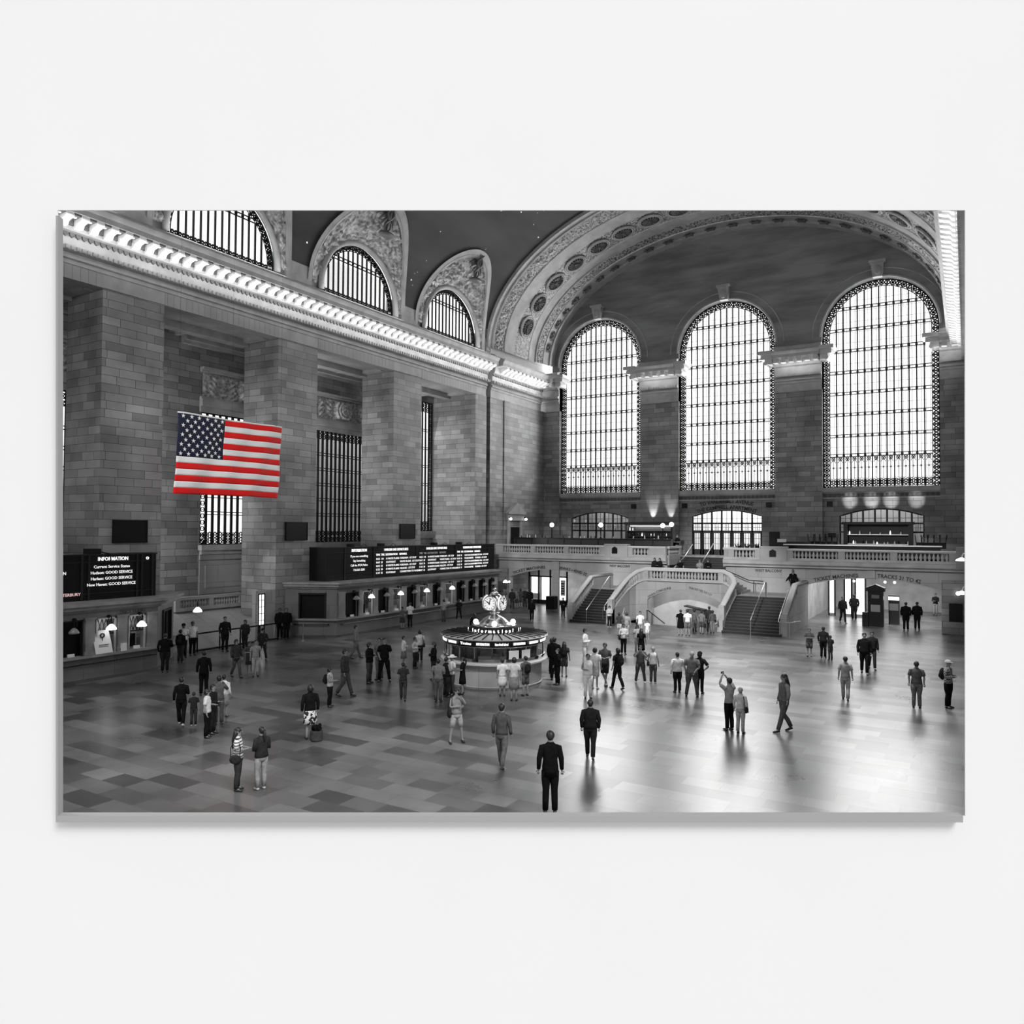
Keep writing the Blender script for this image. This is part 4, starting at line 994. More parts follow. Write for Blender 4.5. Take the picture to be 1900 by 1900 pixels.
def desk_lamp(x, y, z, on, lab):
    t = thing('window_lamp', (x, y, z+.3), lab, 'lamp', 'bell lamps over the ticket windows')
    m = MB(); m.tube([(x, y, z+.12), (x, y, z+.4)], .02, 6); m.build('stem', IRON, t)
    m = MB(); m.lathe([(.05, .14), (.12, .08), (.2, -.02), (.22, -.1), (.19, -.11)], (x, y, z), 12); m.build('shade', LITX if on else mat('unlit_shade', .25, .3) if 'unlit_shade' not in bpy.data.materials else bpy.data.materials['unlit_shade'], t, smooth=True)
W2 = [(35.81, 36.9), (37.3, 38.29), (38.83, 39.81), (40.32, 41.23), (41.82, 42.79), (43.22, 44.17), (44.81, 45.67), (46.35, 47.32), (47.82, 48.84), (49.43, 50.34), (50.88, 51.83), (52.32, 53.14)]
OX = -33.6
o2 = office('long stone ticket office with a row of service windows under the departures board', (35.0, 53.8), OX, W2, [(OX, 35.0), (OX, 53.8), (-36.4, 55.2), (-36.4, 33.4)], lit=(1, 3, 5, 7))
# angled end bay with a dark window
def endbay(t, A, B, lit=False):
    A = Vector((A[0], A[1], 0)); B = Vector((B[0], B[1], 0)); d = (B-A).normalized(); nn = Vector((d.y, -d.x, 0)); L = (B-A).length
    if nn.x < 0: nn = -nn
    Me = lambda u, v, w: tuple(A+d*u+nn*w+Vector((0, 0, v)))
    m = MB(); m.prism([(0, 0), (L, 0), (L, 1.15), (0, 1.15)], Me, -.3, 0); m.prism([(0, 1.1), (L*.22, 1.1), (L*.22, 3.1), (0, 3.1)], Me, -.3, 0); m.prism([(L*.72, 1.1), (L, 1.1), (L, 3.1), (L*.72, 3.1)], Me, -.3, 0); m.prism([(L*.2, 2.7), (L*.75, 2.7), (L*.75, 3.1), (L*.2, 3.1)], Me, -.3, 0)
    m.build('end_wall', OFFST, t, fix=True)
    m = MB(); m.prism([(L*.2, 1.15), (L*.74, 1.15), (L*.74, 2.72), (L*.2, 2.72)], Me, -.25, -.18); m.build('dark_blind', SCREEN, t, fix=True)
    m = MB()
    for u0, v0, u1, v1 in ((L*.22, 1.15, L*.22, 2.72), (L*.72, 1.15, L*.72, 2.72), (L*.2, 2.7, L*.74, 2.7)): m.bar(Me, u0, v0, u1, v1, .1, .16)
    m.build('window_frame', BRONZE, t)
    m = MB(); m.tube([Me(L*.15, .8, .12), Me(L*.15, .8, .2), Me(L*.8, .8, .2), Me(L*.8, .8, .12)], .03, 6); m.tube([Me(L*.15, .8, 0), Me(L*.15, .8, .15)], .05, 6); m.tube([Me(L*.8, .8, 0), Me(L*.8, .8, .15)], .05, 6); m.build('foot_rail', BRONZE, t, smooth=True)
endbay(o2, (OX, 35.0), (-36.4, 33.4))
m = MB(); m.tube([(OX, 35.3, .8), (OX+.2, 35.35, .8), (OX+.2, 53.5, .8)], .03, 6)
for k in range(10): m.tube([(OX, 35.6+1.95*k, .8), (OX+.2, 35.6+1.95*k, .8)], .025, 6)
m.build('foot_rail', BRONZE, o2)
text('lettering', 'METRO-NORTH TICKETS', .22, MX(OX+.13), ENGR, o2, 43.3, 2.82, width=4.6)
o1 = office('dark stone ticket office at the far left under the information board', (12.5, 22.4), -32.95, [(14.9, 15.9), (16.4, 17.3), (17.83, 18.83), (19.4, 20.32), (20.91, 21.75)], [(-32.95, 12.5), (-32.95, 22.4), (-34.9, 24.6), (-36.4, 25.1), (-36.4, 12.5)], lit=(3, 4))
endbay(o1, (-34.9, 24.6), (-32.95, 22.4))
text('lettering', 'GCT TOURS', .2, MX(-32.8), ENGR, o1, 21.1, 2.84, width=1.1)
m = MB(); m.tube([(-32.75, 17, .8), (-32.75, 22.2, .8)], .03, 6)
for k in range(4): m.tube([(-32.95, 17.2+1.6*k, .8), (-32.75, 17.2+1.6*k, .8)], .025, 6)
m.build('foot_rail', BRONZE, o1)
ords = ['first', 'second', 'third', 'fourth', 'fifth', 'sixth', 'seventh', 'eighth', 'ninth', 'tenth', 'eleventh', 'twelfth']
for k, (a, b) in enumerate(W2):
    on = k in (1, 3, 5, 7)
    desk_lamp(OX+.28, (a+b)/2+.1, 2.36, on, '%s bell lamp over the %s window of the long ticket office' % ('glowing' if on else 'unlit', ords[k]))
for k, (y, on) in enumerate(((18.3, False), (19.95, True), (21.4, True))):
    desk_lamp(-32.67, y, 2.3, on, '%s bell lamp over the %s window of the far left ticket office' % ('glowing' if on else 'unlit', ('dark', 'poster', 'last')[k]))
desk_lamp(-33.4, 24.9, 2.6, True, 'glowing bell lamp hanging at the corner of the far left ticket office')
desk_lamp(OX+.3, 54.6, 2.4, True, 'glowing bell lamp at the far end of the long ticket office')
# poster and small things on the left counter
t = thing('standing_poster', (-32.85, 19.75, 1.16), 'white poster with a round emblem leaning in the left office window', 'poster')
m = MB(); m.grid(lambda u, v: (-32.86+.1*(1-v)-.12*v*v, 19.32+.78*u-.1*(v), 1.17+1.0*v), 6, 8); m.build('sheet', PAPER, t)
m = MB(); Mp = lambda u, v, w: (-32.84, 19.62+u, 1.8+v); 
for k in range(1): m.ring(lambda u, v, w: (-32.86+w, 19.66+u, 1.95+v), 0, 0, .11, .045, 12)
m.bar(lambda u, v, w: (-32.86+w, 19.66+u, 1.95+v), 0, -.1, 0, -.25, .03, .02); m.bar(lambda u, v, w: (-32.86+w, 19.66+u, 1.95+v), -.06, -.25, .06, -.25, .03, .02)
for q in range(3): m.bar(lambda u, v, w: (-32.80+w, 19.7+u, 1.55+v), -.22, -.08*q, .22, -.08*q, .02, .02)
m.build('print', INK, t)
m = MB(); m.box(-32.9, -32.75, 20.5, 20.75, 1.16, 1.5); tag(m.build('leaflet_holder', PAPER), 'small white leaflet holder on the left office counter', 'leaflets')
# ---- departure boards
def board(label, x, y0, y1, z0, z1, divs, endx):
    t = thing('departures_board', (x-.5, (y0+y1)/2, 3.42), label, 'board')
    m = MB(); m.box(endx, x, y0, y1, z0-.05, z1); m.build('case', SCREEN, t)
    m = MB()
    for y in divs: m.box(x, x+.04, y-.05, y+.05, z0, z1)
    m.box(x, x+.03, y0, y1, z0+.3, z0+.34); m.box(x, x+.03, y0, y1, z1-.32, z1-.29); m.box(endx, x+.05, y0-.03, y1+.03, z1, z1+.06); m.build('case_trim', BRONZE, t)
    return t
b2 = board('long black departures board on the roof of the ticket office', -34.5, 35.0, 54.7, 3.45, 5.5, (36.6, 39.4, 44.05, 49.0, 53.7), -36.0)
def blines(t, x, y, z, rows, size, w, m_=LITT, step=.3, align='CENTER'):
    for k, r_ in enumerate(rows): text('display_text', r_, size, MX(x), m_, t, y, z-step*k, align=align, bold=0, extrude=.006)
bx = -34.46
text('header_text', 'INFORMATION', .26, MX(bx), LITT, b2, 37.95, 5.24, width=1.45, bold=.003)
blines(b2, bx, 37.95, 4.88, ['If you see something', 'Say Something', 'Call the MTA Police', '718-361-2201'], .2, 0)
heads = ('HARLEM LINE DEPARTURES', 'HARLEM LINE DEPARTURES', 'HUDSON LINE DEPARTURES')
for k, (yc, h) in enumerate(zip((41.75, 46.5, 51.3), heads)):
    text('header_text', h, .24, MX(bx), LITT, b2, yc, 5.24, width=2.6, bold=.002)
    tl = yc-2.15
    text('display_text', 'TIME  TRK  DESTINATION    REMARKS', .2, MX(bx), LITT if k != 1 else LITD, b2, tl, 4.92, align='LEFT', width=3.3)
    dst = [('10:25', '110', 'N WHITE PLAINS', 'FORDHAM - 1ST STOP'), ('10:47', '29', 'SOUTHEAST', 'WHITE PLAINS - 1ST STOP'), ('10:54', '25', 'N WHITE PLAINS', 'FORDHAM - 1ST STOP'), ('11:25', '28', 'N WHITE PLAINS', 'MELROSE - 1ST STOP'), ('11:47', '25', 'SOUTHEAST', 'CONNECTION TO WASSAIC')]
    if k == 2: dst = [('10:20', '35', 'CROTON-HARMON', 'GREYSTONE - 1ST STOP'), ('10:45', '36', 'POUGHKEEPSIE', 'YONKERS - 1ST STOP'), ('10:50', '37', 'CROTON-HARMON', 'MARBLE HILL - 1ST STOP'), ('11:20', '34', 'CROTON-HARMON', 'GREYSTONE - 1ST STOP'), ('11:45', '35', 'POUGHKEEPSIE', 'YONKERS - 1ST STOP')]
    for q, (a, b_, c_, d_) in enumerate(dst):
        for txt, dy in ((a+'  '+b_, 0), (c_, 1.05), (d_, 2.55)): text('display_text', txt, .185, MX(bx), LITT, b2, tl+dy, 4.64-.24*q, align='LEFT', bold=0, extrude=.006)
for y in (37.3, 40.3, 46.4, 49.7):
    m = MB(); m.box(-35.0, -34.6, y, y+.35, 5.56, 5.75); m.build('cable_box', IRON, b2)
    m = MB(); m.tube([(-34.5, y+.8, 5.55), (-34.3, y+.9, 5.75), (-34.2, y+1.05, 5.6)], .02, 6); m.build('cable', IRON, b2)
b1 = board('black information board on the roof of the far left ticket office', -34.2, 12.5, 23.1, 3.4, 5.45, (19.45, 19.77, 22.1, 22.35, 22.9), -35.6)
bx = -34.16
text('header_text', 'INFORMATION', .24, MX(bx), LITT, b1, 20.9, 5.2, width=1.45, bold=.003)
blines(b1, bx, 20.85, 4.86, ['Current Service Status', 'Hudson: GOOD SERVICE', 'Harlem: GOOD SERVICE', 'New Haven: GOOD SERVICE'], .19, 0, step=.27)
text('header_text', 'NEW HAVEN LINE DEPARTURES', .24, MX(bx), LITT, b1, 18.35, 5.17, align='RIGHT', bold=.008)
for q, s in enumerate(('NEW HAVEN,CONN', 'STAMFORD - 1ST STOP', 'CONN TO DANBURY - EAST', 'HARRISON - 1ST STOP', 'CONN - WATERBURY')):
    text('display_text', s, .19, MX(bx), LITT if q < 4 else LITR, b1, 18.75 if q == 0 else (18.3 if q in (1, 3) else (18.35 if q == 2 else 19.4)), 4.62-.24*q, align='RIGHT', bold=0, extrude=.006)
m = MB(); m.ring(MX(bx), 22.62, 5.26, .07, .03, 12); m.build('emblem', LITT, b1)
m = MB(); m.box(-34.9, -34.3, 19.9, 20.4, 5.5, 5.75); m.tube([(-34.3, 20.4, 5.6), (-34.1, 20.7, 5.5), (-34.1, 20.75, 5.2)], .03, 6); m.build('cable_box', IRON, b1)

# ---- hanging flag
t = thing('hanging_flag', (-33.5, 27, 12.5), 'large red, white and blue flag hanging before the second stone pier', 'flag')
def fl_(u, v):   # u along, v down, gentle cloth folds
    y = 23.67+6.66*u-.19*v; z = 12.46+.02*u-4.04*v-.05*sin(pi*u)*(1 if v < .5 else -1)*.6
    x = -33.5+.07*sin(u*9+v*2)+.05*sin(u*23+v*5)+.03*sin(v*11)
    return Vector((x, y, z))
def patch(name, u0, u1, v0, v1, m_, nu=40, nv=4):
    m = MB(); m.grid(lambda a, b: tuple(fl_(u0+(u1-u0)*a, v0+(v1-v0)*b)), nu, nv)
    o = m.build(name, m_, t, smooth=True); so = o.modifiers.new('s', 'SOLIDIFY'); so.thickness = .012; return o
RED = mat('red_cloth', (.75, .002, .002), .8); WCL = mat('white_cloth', .85, .85); BLU = mat('navy_cloth', (.006, .008, .03), .85)
for k in range(13):
    u0 = .43 if k < 7 else 0
    patch('stripe', u0, 1, k/13, (k+1)/13, RED if k % 2 == 0 else WCL)
patch('canton', 0, .43, 0, 7/13, BLU, 20, 10)
m = MB()
for rw in range(9):
    nst = 6 if rw % 2 == 0 else 5
    for c_ in range(nst):
        uc = .43*(c_+(.5 if nst == 6 else 1.0))/6; vc = 7/13*(rw+.6)/9.2
        p = fl_(uc, vc); pts = []
        for k in range(10):
            a = pi/2+pi*k/5; r = .125 if k % 2 == 0 else .05
            pts.append((p.x+.035, p.y+r*cos(a), p.z+r*sin(a)))
        b = [(p.x+.035, p.y, p.z)]+pts; m.add(b, [(0, 1+k, 1+(k+1) % 10) for k in range(10)])
m.build('star', WCL, t)
m = MB()
p0, p1 = fl_(0, 0), fl_(1, 0)
m.tube([fl_(k/20, -.004) for k in range(21)], .045, 6); m.build('header_rope', WCL, t)
m = MB()
for p in (fl_(.01, 0), fl_(.5, 0), fl_(.99, 0)): m.tube([p, (p.x, p.y, 27.9)], .004, 4)
m.build('suspension_cable', IRON, t)

# ---- information booth with the four-faced clock
BC = Vector((-18.17, 28.86, 0))
t = thing('information_booth', BC, 'round information booth in the middle of the concourse with white lit signs', 'information booth')
N = 18
def poly(r, z): return [(BC.x+r*cos(2*pi*(k+.5)/N), BC.y+r*sin(2*pi*(k+.5)/N), z) for k in range(N)]
m = MB(); m.lathe([(2.1, 0), (2.15, .1), (2.12, .12), (2.12, .98)], BC, 48); m.build('base_drum', STONE2, t, smooth=False)
m = MB(); m.lathe([(2.15, .95), (2.3, 1.0), (2.38, 1.04), (2.38, 1.1), (2.2, 1.12)], BC, 48); m.build('counter_ledge', RELIEF, t)
m = MB(); m.lathe([(2.24, 1.12), (2.26, 1.3), (2.2, 1.31)], BC, 48); m.build('ledge_rim', BRASS, t)
m = MB(); m.lathe([(1.9, 1.12), (1.9, 1.8)], BC, N, cap=False); m.build('booth_glass', glassmat('dark_booth_glass', .12, .35), t)
m = MB(); m.lathe([(2.2, 1.78), (2.25, 1.8), (2.25, 2.04), (2.2, 2.08)], BC, N, cap=False); m.build('sign_band', SCREEN, t)
m = MB()
for k in range(N):
    a = 2*pi*k/N; p = BC+Vector((2.2*cos(a), 2.2*sin(a), 1.12)); m.tube([p, p+Vector((0, 0, .95))], .03, 6)
for z in (1.14, 1.78, 2.07): m.tube([BC+Vector((2.21*cos(2*pi*k/N), 2.21*sin(2*pi*k/N), z)) for k in range(N+1)], .028, 6)
m.build('bronze_frame', BRASS, t)
def MR(a, r):
    e = Vector((cos(a), sin(a), 0)); tg = Vector((-sin(a), cos(a), 0)); return lambda u, v, w: tuple(BC+e*(r-w)+tg*u+Vector((0, 0, v)))
for k in range(N):
    a = 2*pi*(k+.5)/N
    dd = (a-math.atan2(-.85, .53)) % (2*pi)
    if dd > pi: dd -= 2*pi
    if abs(dd) > 1.75: continue
    w_ = ('Metro-North Railroad', 'INFORMATION', 'INFORMATION', 'Trains', 'INFORMATION')[k % 5]
    text('sign_text', w_, .15, MR(a, 2.27), LITS, t, 0, 1.88, width=.56, bold=.002)
pan = [(2, 1.15, 1.75), (13, 1.15, 1.75)]
m = MB()
for a in (-.35, -.62): 
    Mq = MR(a, 2.24); m.prism([(-.25, 1.3), (.2, 1.3), (.2, 1.65), (-.25, 1.65)], Mq, 0, .02)
m.build('paper_notice', PAPER, t)
m = MB(); m.lathe([(2.38, 2.06), (2.42, 2.1), (2.38, 2.13), (1.1, 2.2), (1.1, 2.05)], BC, N, cap=False)
m.build('roof', mat('roof_grey', .3, .4), t)
m = MB()
for k in range(N*2):
    a = pi*k/N; m.tube([BC+Vector((1.0*cos(a), 1.0*sin(a), 2.21)), BC+Vector((2.36*cos(a), 2.36*sin(a), 2.14))], .03, 5)
m.build('roof_rib', IRON, t)
m = MB(); m.lathe([(1.12, 2.1), (1.16, 2.18), (1.1, 2.42), (1.02, 2.46), (0, 2.46)], BC, 32); m.build('sign_drum', IRON, t)
m = MB()
for k in range(44): a = 2*pi*k/44; m.ball(BC+Vector((1.16*cos(a), 1.16*sin(a), 2.2)), .05, 6, 4)
m.build('beaded_rim', BRASS, t)
s = 'Information ? '
for k in range(3):
    for q, ch in enumerate('Information?'):
        a = -1.95+k*2.1+q*.155
        if ch.strip(): text('drum_text', ch, .2, MR(a, 1.17), LITT, t, 0, 2.27, bold=.008) if k == 0 or q % 3 == 0 else None
m = MB(); m.lathe([(.98, 2.44), (1.0, 2.5), (.8, 2.55), (.62, 2.62), (.5, 2.75), (.3, 2.86), (.16, 2.92), (.14, 2.97), (.24, 3.0), (.24, 3.03), (.14, 3.05), (.2, 3.12)], BC, 28); m.build('clock_base', BRASS, t, smooth=True)
ck = thing('four_faced_clock', BC+Vector((0, 0, 3.05)), 'brass ball clock with white lit faces on top of the information booth', 'clock')
c = BC+Vector((0, 0, 3.46))
m = MB(); m.ball(c, (.44, .44, .43), 24, 16); m.lathe([(.16, 0), (.2, .05), (.08, .1), (.05, .14), (.1, .18), (.07, .24), (.02, .28)], c+Vector((0, 0, .4)), 12); m.ball(c+Vector((0, 0, .6)), .08, 8, 6); m.build('case', BRASS, ck, smooth=True)
fa = math.atan2(-.85, .53)
for k, a in enumerate([fa+R(d) for d in (-30, 60, 150, 240)]):
    e = Vector((cos(a), sin(a), 0)); tg = Vector((-sin(a), cos(a), 0))
    Mk = lambda u, v, w, e=e, tg=tg: tuple(c+e*(.392+w)+tg*u+Vector((0, 0, v)))
    m = MB(); m.prism([(.3*cos(2*pi*q/28), .3*sin(2*pi*q/28)) for q in range(28)], Mk, -.09, .055); f = m.build('dial', mat('dial_face', .7, .6, emit=1.0, estr=.45) if 'dial_face' not in bpy.data.materials else bpy.data.materials['dial_face'], ck, fix=True)
    m = MB(); m.tube([Mk(.31*cos(2*pi*q/28), .31*sin(2*pi*q/28), .05) for q in range(29)], .025, 6, cap=False); m.build('bezel', BRASS, f, smooth=True)
    m = MB()
    for q in range(12): x_, y_ = cos(pi*q/6), sin(pi*q/6); m.bar(Mk, .2*x_, .2*y_, .26*x_, .26*y_, .022, .14)
    m.build('numeral', INK, f)
    m = MB(); m.bar(Mk, -.05, -.08, .13*-1, .1, .03, .15) if False else None; m.bar(Mk, .03, -.03, -.15, .09, .045, .15); m.bar(Mk, -.02, -.06, .06, .23, .035, .15); m.build('clock_hand', INK, f)
for k, a in enumerate([fa+R(d) for d in (0, 90, 180, 270)]):
    p = BC+Vector((.83*cos(a+.0), .83*sin(a), 2.62))
    l = thing('globe_lamp', p-Vector((0, 0, .12)), ('glowing globe lamp at the front of the clock base', 'glowing globe lamp on the right of the clock base', 'glowing globe lamp behind the clock base', 'glowing globe lamp on the left of the clock base')[k], 'lamp', 'globe lamps round the clock')
    m = MB(); m.ball(p, .12, 12, 8); m.build('globe', LITX, l); m = MB(); m.lathe([(.06, -.16), (.07, -.1)], p, 10); m.build('socket', BRASS, l)
# low queue rail and lit side door near the second pier
t = thing('queue_barrier', (-35.3, 28.3, 0), 'long dark queue rail on posts running before the side passage', 'barrier')
m = MB(); m.tube([(-35.85, 26.7, 1.0), (-35.87, 28.5, 1.0), (-35.9, 32.4, 1.0)], .045, 6); m.build('rail', IRON, t)
for y in (26.75, 28.2, 29.6, 31.0, 32.35): m = MB(); m.tube([(-35.87, y, 0), (-35.87, y, 1.0)], .04, 6); m.build('post', IRON, t)
m = MB(); m.box(-36.3, -35.4, 25.4, 32.8, 0, .34) if False else m.box(-35.93, -35.8, 26.7, 32.4, .05, .12); m.build('base_rail', IRON, t)
t = senv('door_3', (XS-.2, 32.0, 0)); 
m = MB(); m.box(XS-.3, XS+.0, 31.2, 32.7, 0, 3.0); m.build('door_surround', STONE2, t)
m = MB(); m.box(XS, XS+.04, 31.42, 31.8, .9, 2.75); m.build('door_light', LIT, t)
m = MB(); m.box(XS+.04, XS+.07, 31.36, 31.42, .2, 2.8); m.box(XS+.04, XS+.07, 31.8, 31.86, .2, 2.8); m.box(XS+.04, XS+.07, 31.36, 31.86, 2.75, 2.82); m.box(XS+.04, XS+.07, 31.59, 31.62, .9, 2.75)
for z in (1.2, 1.6, 2.0, 2.4): m.box(XS+.04, XS+.06, 31.4, 31.82, z, z+.03)
m.build('door_bars', IRON, t)
m = MB(); m.tube([(-34.3, 32.9, 0), (-34.3, 32.9, 1.1)], .035, 8); m.lathe([(.2, 0), (.2, .03), (.05, .06)], (-34.3, 32.9, 0), 12); tag(m.build('barrier_post', STEEL), 'pale thin barrier post before the angled end of the ticket office', 'post')
# ================================================================ PEOPLE
CL = {}
def cloth(s, kind='c'):
    k = (kind, s)
    if k not in CL:
        if kind == 'plaid':
            m = mat('plaid_cloth', .1, .85); nt = m.node_tree; n = nt.nodes; b = n['Principled BSDF']; tc = n.new('ShaderNodeTexCoord'); ck_ = n.new('ShaderNodeTexChecker'); ck_.inputs['Scale'].default_value = 22
            ck_.inputs[1].default_value = (.35, .35, .35, 1); ck_.inputs[2].default_value = (.02, .02, .02, 1); nt.links.new(tc.outputs['Object'], ck_.inputs[0]); nt.links.new(ck_.outputs[0], b.inputs['Base Color'])
        elif kind == 'stripe':
            m = mat('striped_cloth', .5, .85); nt = m.node_tree; n = nt.nodes; b = n['Principled BSDF']; tc = n.new('ShaderNodeTexCoord'); w = n.new('ShaderNodeTexWave'); w.bands_direction = 'Z'; w.inputs['Scale'].default_value = 4.2
            cr_ = n.new('ShaderNodeValToRGB'); cr_.color_ramp.interpolation = 'CONSTANT'; cr_.color_ramp.elements[0].color = (.04, .04, .04, 1); cr_.color_ramp.elements[1].color = (.75, .75, .75, 1); cr_.color_ramp.elements[1].position = .3
            nt.links.new(tc.outputs['Object'], w.inputs[0]); nt.links.new(w.outputs['Fac'], cr_.inputs[0]); nt.links.new(cr_.outputs[0], b.inputs['Base Color'])
        elif kind == 'flower':
            m = mat('flowered_cloth', .5, .85); speckle(m, 11, .02, .8, 1); m.node_tree.nodes['Color Ramp'].color_ramp.interpolation = 'CONSTANT'; m.node_tree.nodes['Color Ramp'].color_ramp.elements[1].position = .5
        else: m = speckle(mat('cloth', s, .95, spec=.04), 9, s*.8, min(.9, s*1.15), 3)
        CL[k] = m
    return CL[k]
SKIN = mat('skin', .28, .6, spec=.2); SKIND = mat('dark_skin', .12, .5); HAIR = mat('dark_hair', .012, .45); HAIRG = mat('grey_hair', .35, .6); SHOE = mat('dark_shoe', .02, .4); SHOEL = mat('light_shoe', .5, .6)
EYE = mat('eye', .02, .2)
ARMS = {'d': ((.235, .03, 1.16), (.25, -.05, .91)), 'p': ((.23, .01, 1.16), (.07, -.25, 1.17)), 'f': ((.25, -.16, 1.24), (.07, -.2, 1.5)), 'u': ((.24, -.2, 1.52), (.07, -.28, 1.76)),
        'h': ((.40, .07, 1.17), (.19, -.03, 1.0)), 'c': ((.24, -.08, 1.17), (-.03, -.21, 1.2)), 'e': ((.3, -.1, 1.28), (.12, -.07, 1.53)), 'b': ((.24, .05, 1.16), (.2, -.14, .98)), 'o': ((.33, -.05, 1.2), (.45, -.15, 1.02)), 'k': ((.24, .09, 1.17), (.12, .15, .98)), 'w': ((.24, .12, 1.18), (.25, .02, .95)), 'v': ((.24, -.08, 1.17), (.25, -.24, 1.0)), 'r': ((.27, .02, 1.66), (.2, -.02, 1.9))}
LEGS = {'s': (((.09, -.01, .5), (.1, .02, .09)), ((.09, -.01, .5), (.1, .02, .09))), 'w': (((.15, -.01, .5), (.21, .02, .09)), ((.15, -.01, .5), (.21, .02, .09))),
        'k': (((.09, -.12, .52), (.08, -.24, .1)), ((.09, .04, .5), (.08, .27, .14))), 'x': (((.07, -.03, .5), (.02, -.06, .09)), ((.08, -.05, .5), (-.1, -.1, .09))), 'r': (((.1, -.05, .5), (.12, .02, .09)), ((.09, .0, .5), (.07, .03, .09)))}
def person(x, y, z, h, rot, pose, top, bot, hair, label, ex='', dark=0, wide=1.0, group=None, shoe=SHOE):
    s = h/1.75
    t = thing('person', (x, y, z), label, 'person', group, rz=rot)
    al, ar, lg = pose[0], pose[1], pose[2]
    sk = SKIND if dark else SKIN; W = wide
    V = lambda p, sx=1: Vector((p[0]*sx, p[1], p[2]))*s
    hipz = .92
    v = [(0, 0, .97), (0, .0, 1.12), (0, .01, 1.3), (0, .015, 1.415), (0, .0, 1.515), (0, -.012, 1.585), (0, -.005, 1.665), (0, 0, 1.715)]
    r = [.1*W, .092*W, .095*W, .055, .05, .072, .088, .05]
    e = [(i, i+1) for i in range(7)]
    roots = [0]
    lims = []
    for sx, a in ((1, al), (-1, ar)):
        el, wr = ARMS[a]; b = len(v)
        v += [(sx*.165*W, .01, 1.405), (sx*(el[0]*.5+.165*.5)*W, (el[1]+.01)/2, (el[2]+1.405)/2), (sx*el[0]*W, el[1], el[2]), (sx*(el[0]+wr[0])/2, (el[1]+wr[1])/2, (el[2]+wr[2])/2), (sx*wr[0], wr[1], wr[2])]
        r += [.062, .05, .042, .038, .026]
        e += [(3, b), (b, b+1), (b+1, b+2), (b+2, b+3), (b+3, b+4)]
        d = (Vector(wr)-Vector(el)).normalized()
        if a in 'h': d = Vector((-.6, -.5, -.3)).normalized()
        d = Vector((d.x*sx, d.y, d.z)); w = Vector((sx*wr[0], wr[1], wr[2])); p = w+d*.055
        v.append(tuple(p)); r.append(.033); e.append((b+4, b+5))
        side = d.cross(Vector((0, 1, 0)) if abs(d.y) < .7 else Vector((0, 0, 1))).normalized(); curl = d.cross(side).normalized()
        if curl.y > 0: curl = -curl
        for q, L in ((-.024, .036), (-.008, .042), (.008, .04), (.024, .032)):   # four fingers, each a bent chain rooted in the palm
            k = len(v); p0 = p+side*q*.8+d*.012
            v += [tuple(p0), tuple(p0+d*L+side*q*.15), tuple(p0+d*L*1.7+curl*L*.55)]; r += [.0095, .0085, .007]; e += [(k, k+1), (k+1, k+2)]; roots.append(k)
        k = len(v); p0 = w+d*.03+side*.014*sx
        v += [tuple(p0), tuple(p0+d*.03+side*.03*sx+curl*.012), tuple(p0+d*.06+side*.032*sx+curl*.02)]; r += [.011, .01, .008]; e += [(k, k+1), (k+1, k+2)]; roots.append(k)
        lims.append((sx, el, wr))
    legs = []
    for sx, (kn, an) in zip((1, -1), LEGS[lg]):
        b = len(v)
        v += [(sx*.095*W, 0, .9), ((sx*.095*W+sx*kn[0])/2, kn[1]/2, .7), (sx*kn[0], kn[1], kn[2]), ((kn[0]+an[0])/2*sx, (kn[1]+an[1])/2+.015, (kn[2]+an[2])/2+.03), (sx*an[0], an[1], an[2]), (sx*(an[0]+.01), an[1]-.08, .045), (sx*(an[0]+.02), an[1]-.15, .03)]
        r += [.088*W, .076*W, .054, .052, .034, .035, .028]
        e += [(0, b)]+[(b+i, b+i+1) for i in range(6)]
        legs.append((sx, kn, an))
    me = bpy.data.meshes.new('body'); me.from_pydata([Vector(p)*s for p in v], e, []); me.materials.append(sk)
    o = bpy.data.objects.new('body', me); COL.objects.link(o); o.parent = t
    md = o.modifiers.new('skin', 'SKIN'); md.use_smooth_shade = True
    sv = me.skin_vertices[0].data if me.skin_vertices else None
    if sv is None:
        bm = bmesh.new(); bm.from_mesh(me); bm.verts.layers.skin.verify(); bm.to_mesh(me); bm.free(); sv = me.skin_vertices[0].data
    for i, q in enumerate(r): sv[i].radius = (q*s, q*s); sv[i].use_root = i in roots
    o.modifiers.new('sub', 'SUBSURF').levels = 1; o.modifiers['sub'].render_levels = 1
    # face: nose, ears, mouth, eyes
    m = MB(); hc = Vector((0, -.008, 1.635))*s
    m.tube([hc+Vector((0, -.078, .02))*s, hc+Vector((0, -.105, -.01))*s, hc+Vector((0, -.08, -.02))*s], [.006*s, .014*s, .01*s], 6)
    for q in (-1, 1): m.ball(hc+Vector((q*.083, .005, 0))*s, (.012*s, .02*s, .03*s), 6, 4)
    m.build('nose_and_ears', sk, t, local=True, uv=False, smooth=True)
    m = MB()
    for q in (-1, 1): m.ball(hc+Vector((q*.032, -.076, .018))*s, .012*s, 6, 4)
    m.ball(hc+Vector((0, -.078, -.045))*s, (.024*s, .008*s, .006*s), 6, 4)
    m.build('eyes_and_mouth', EYE, t, local=True, uv=False)
    # hair
    m = MB(); hm = HAIRG if hair[0] == 'g' else HAIR; hk = hair[-1]
    hc = Vector((0, .008, 1.655))*s
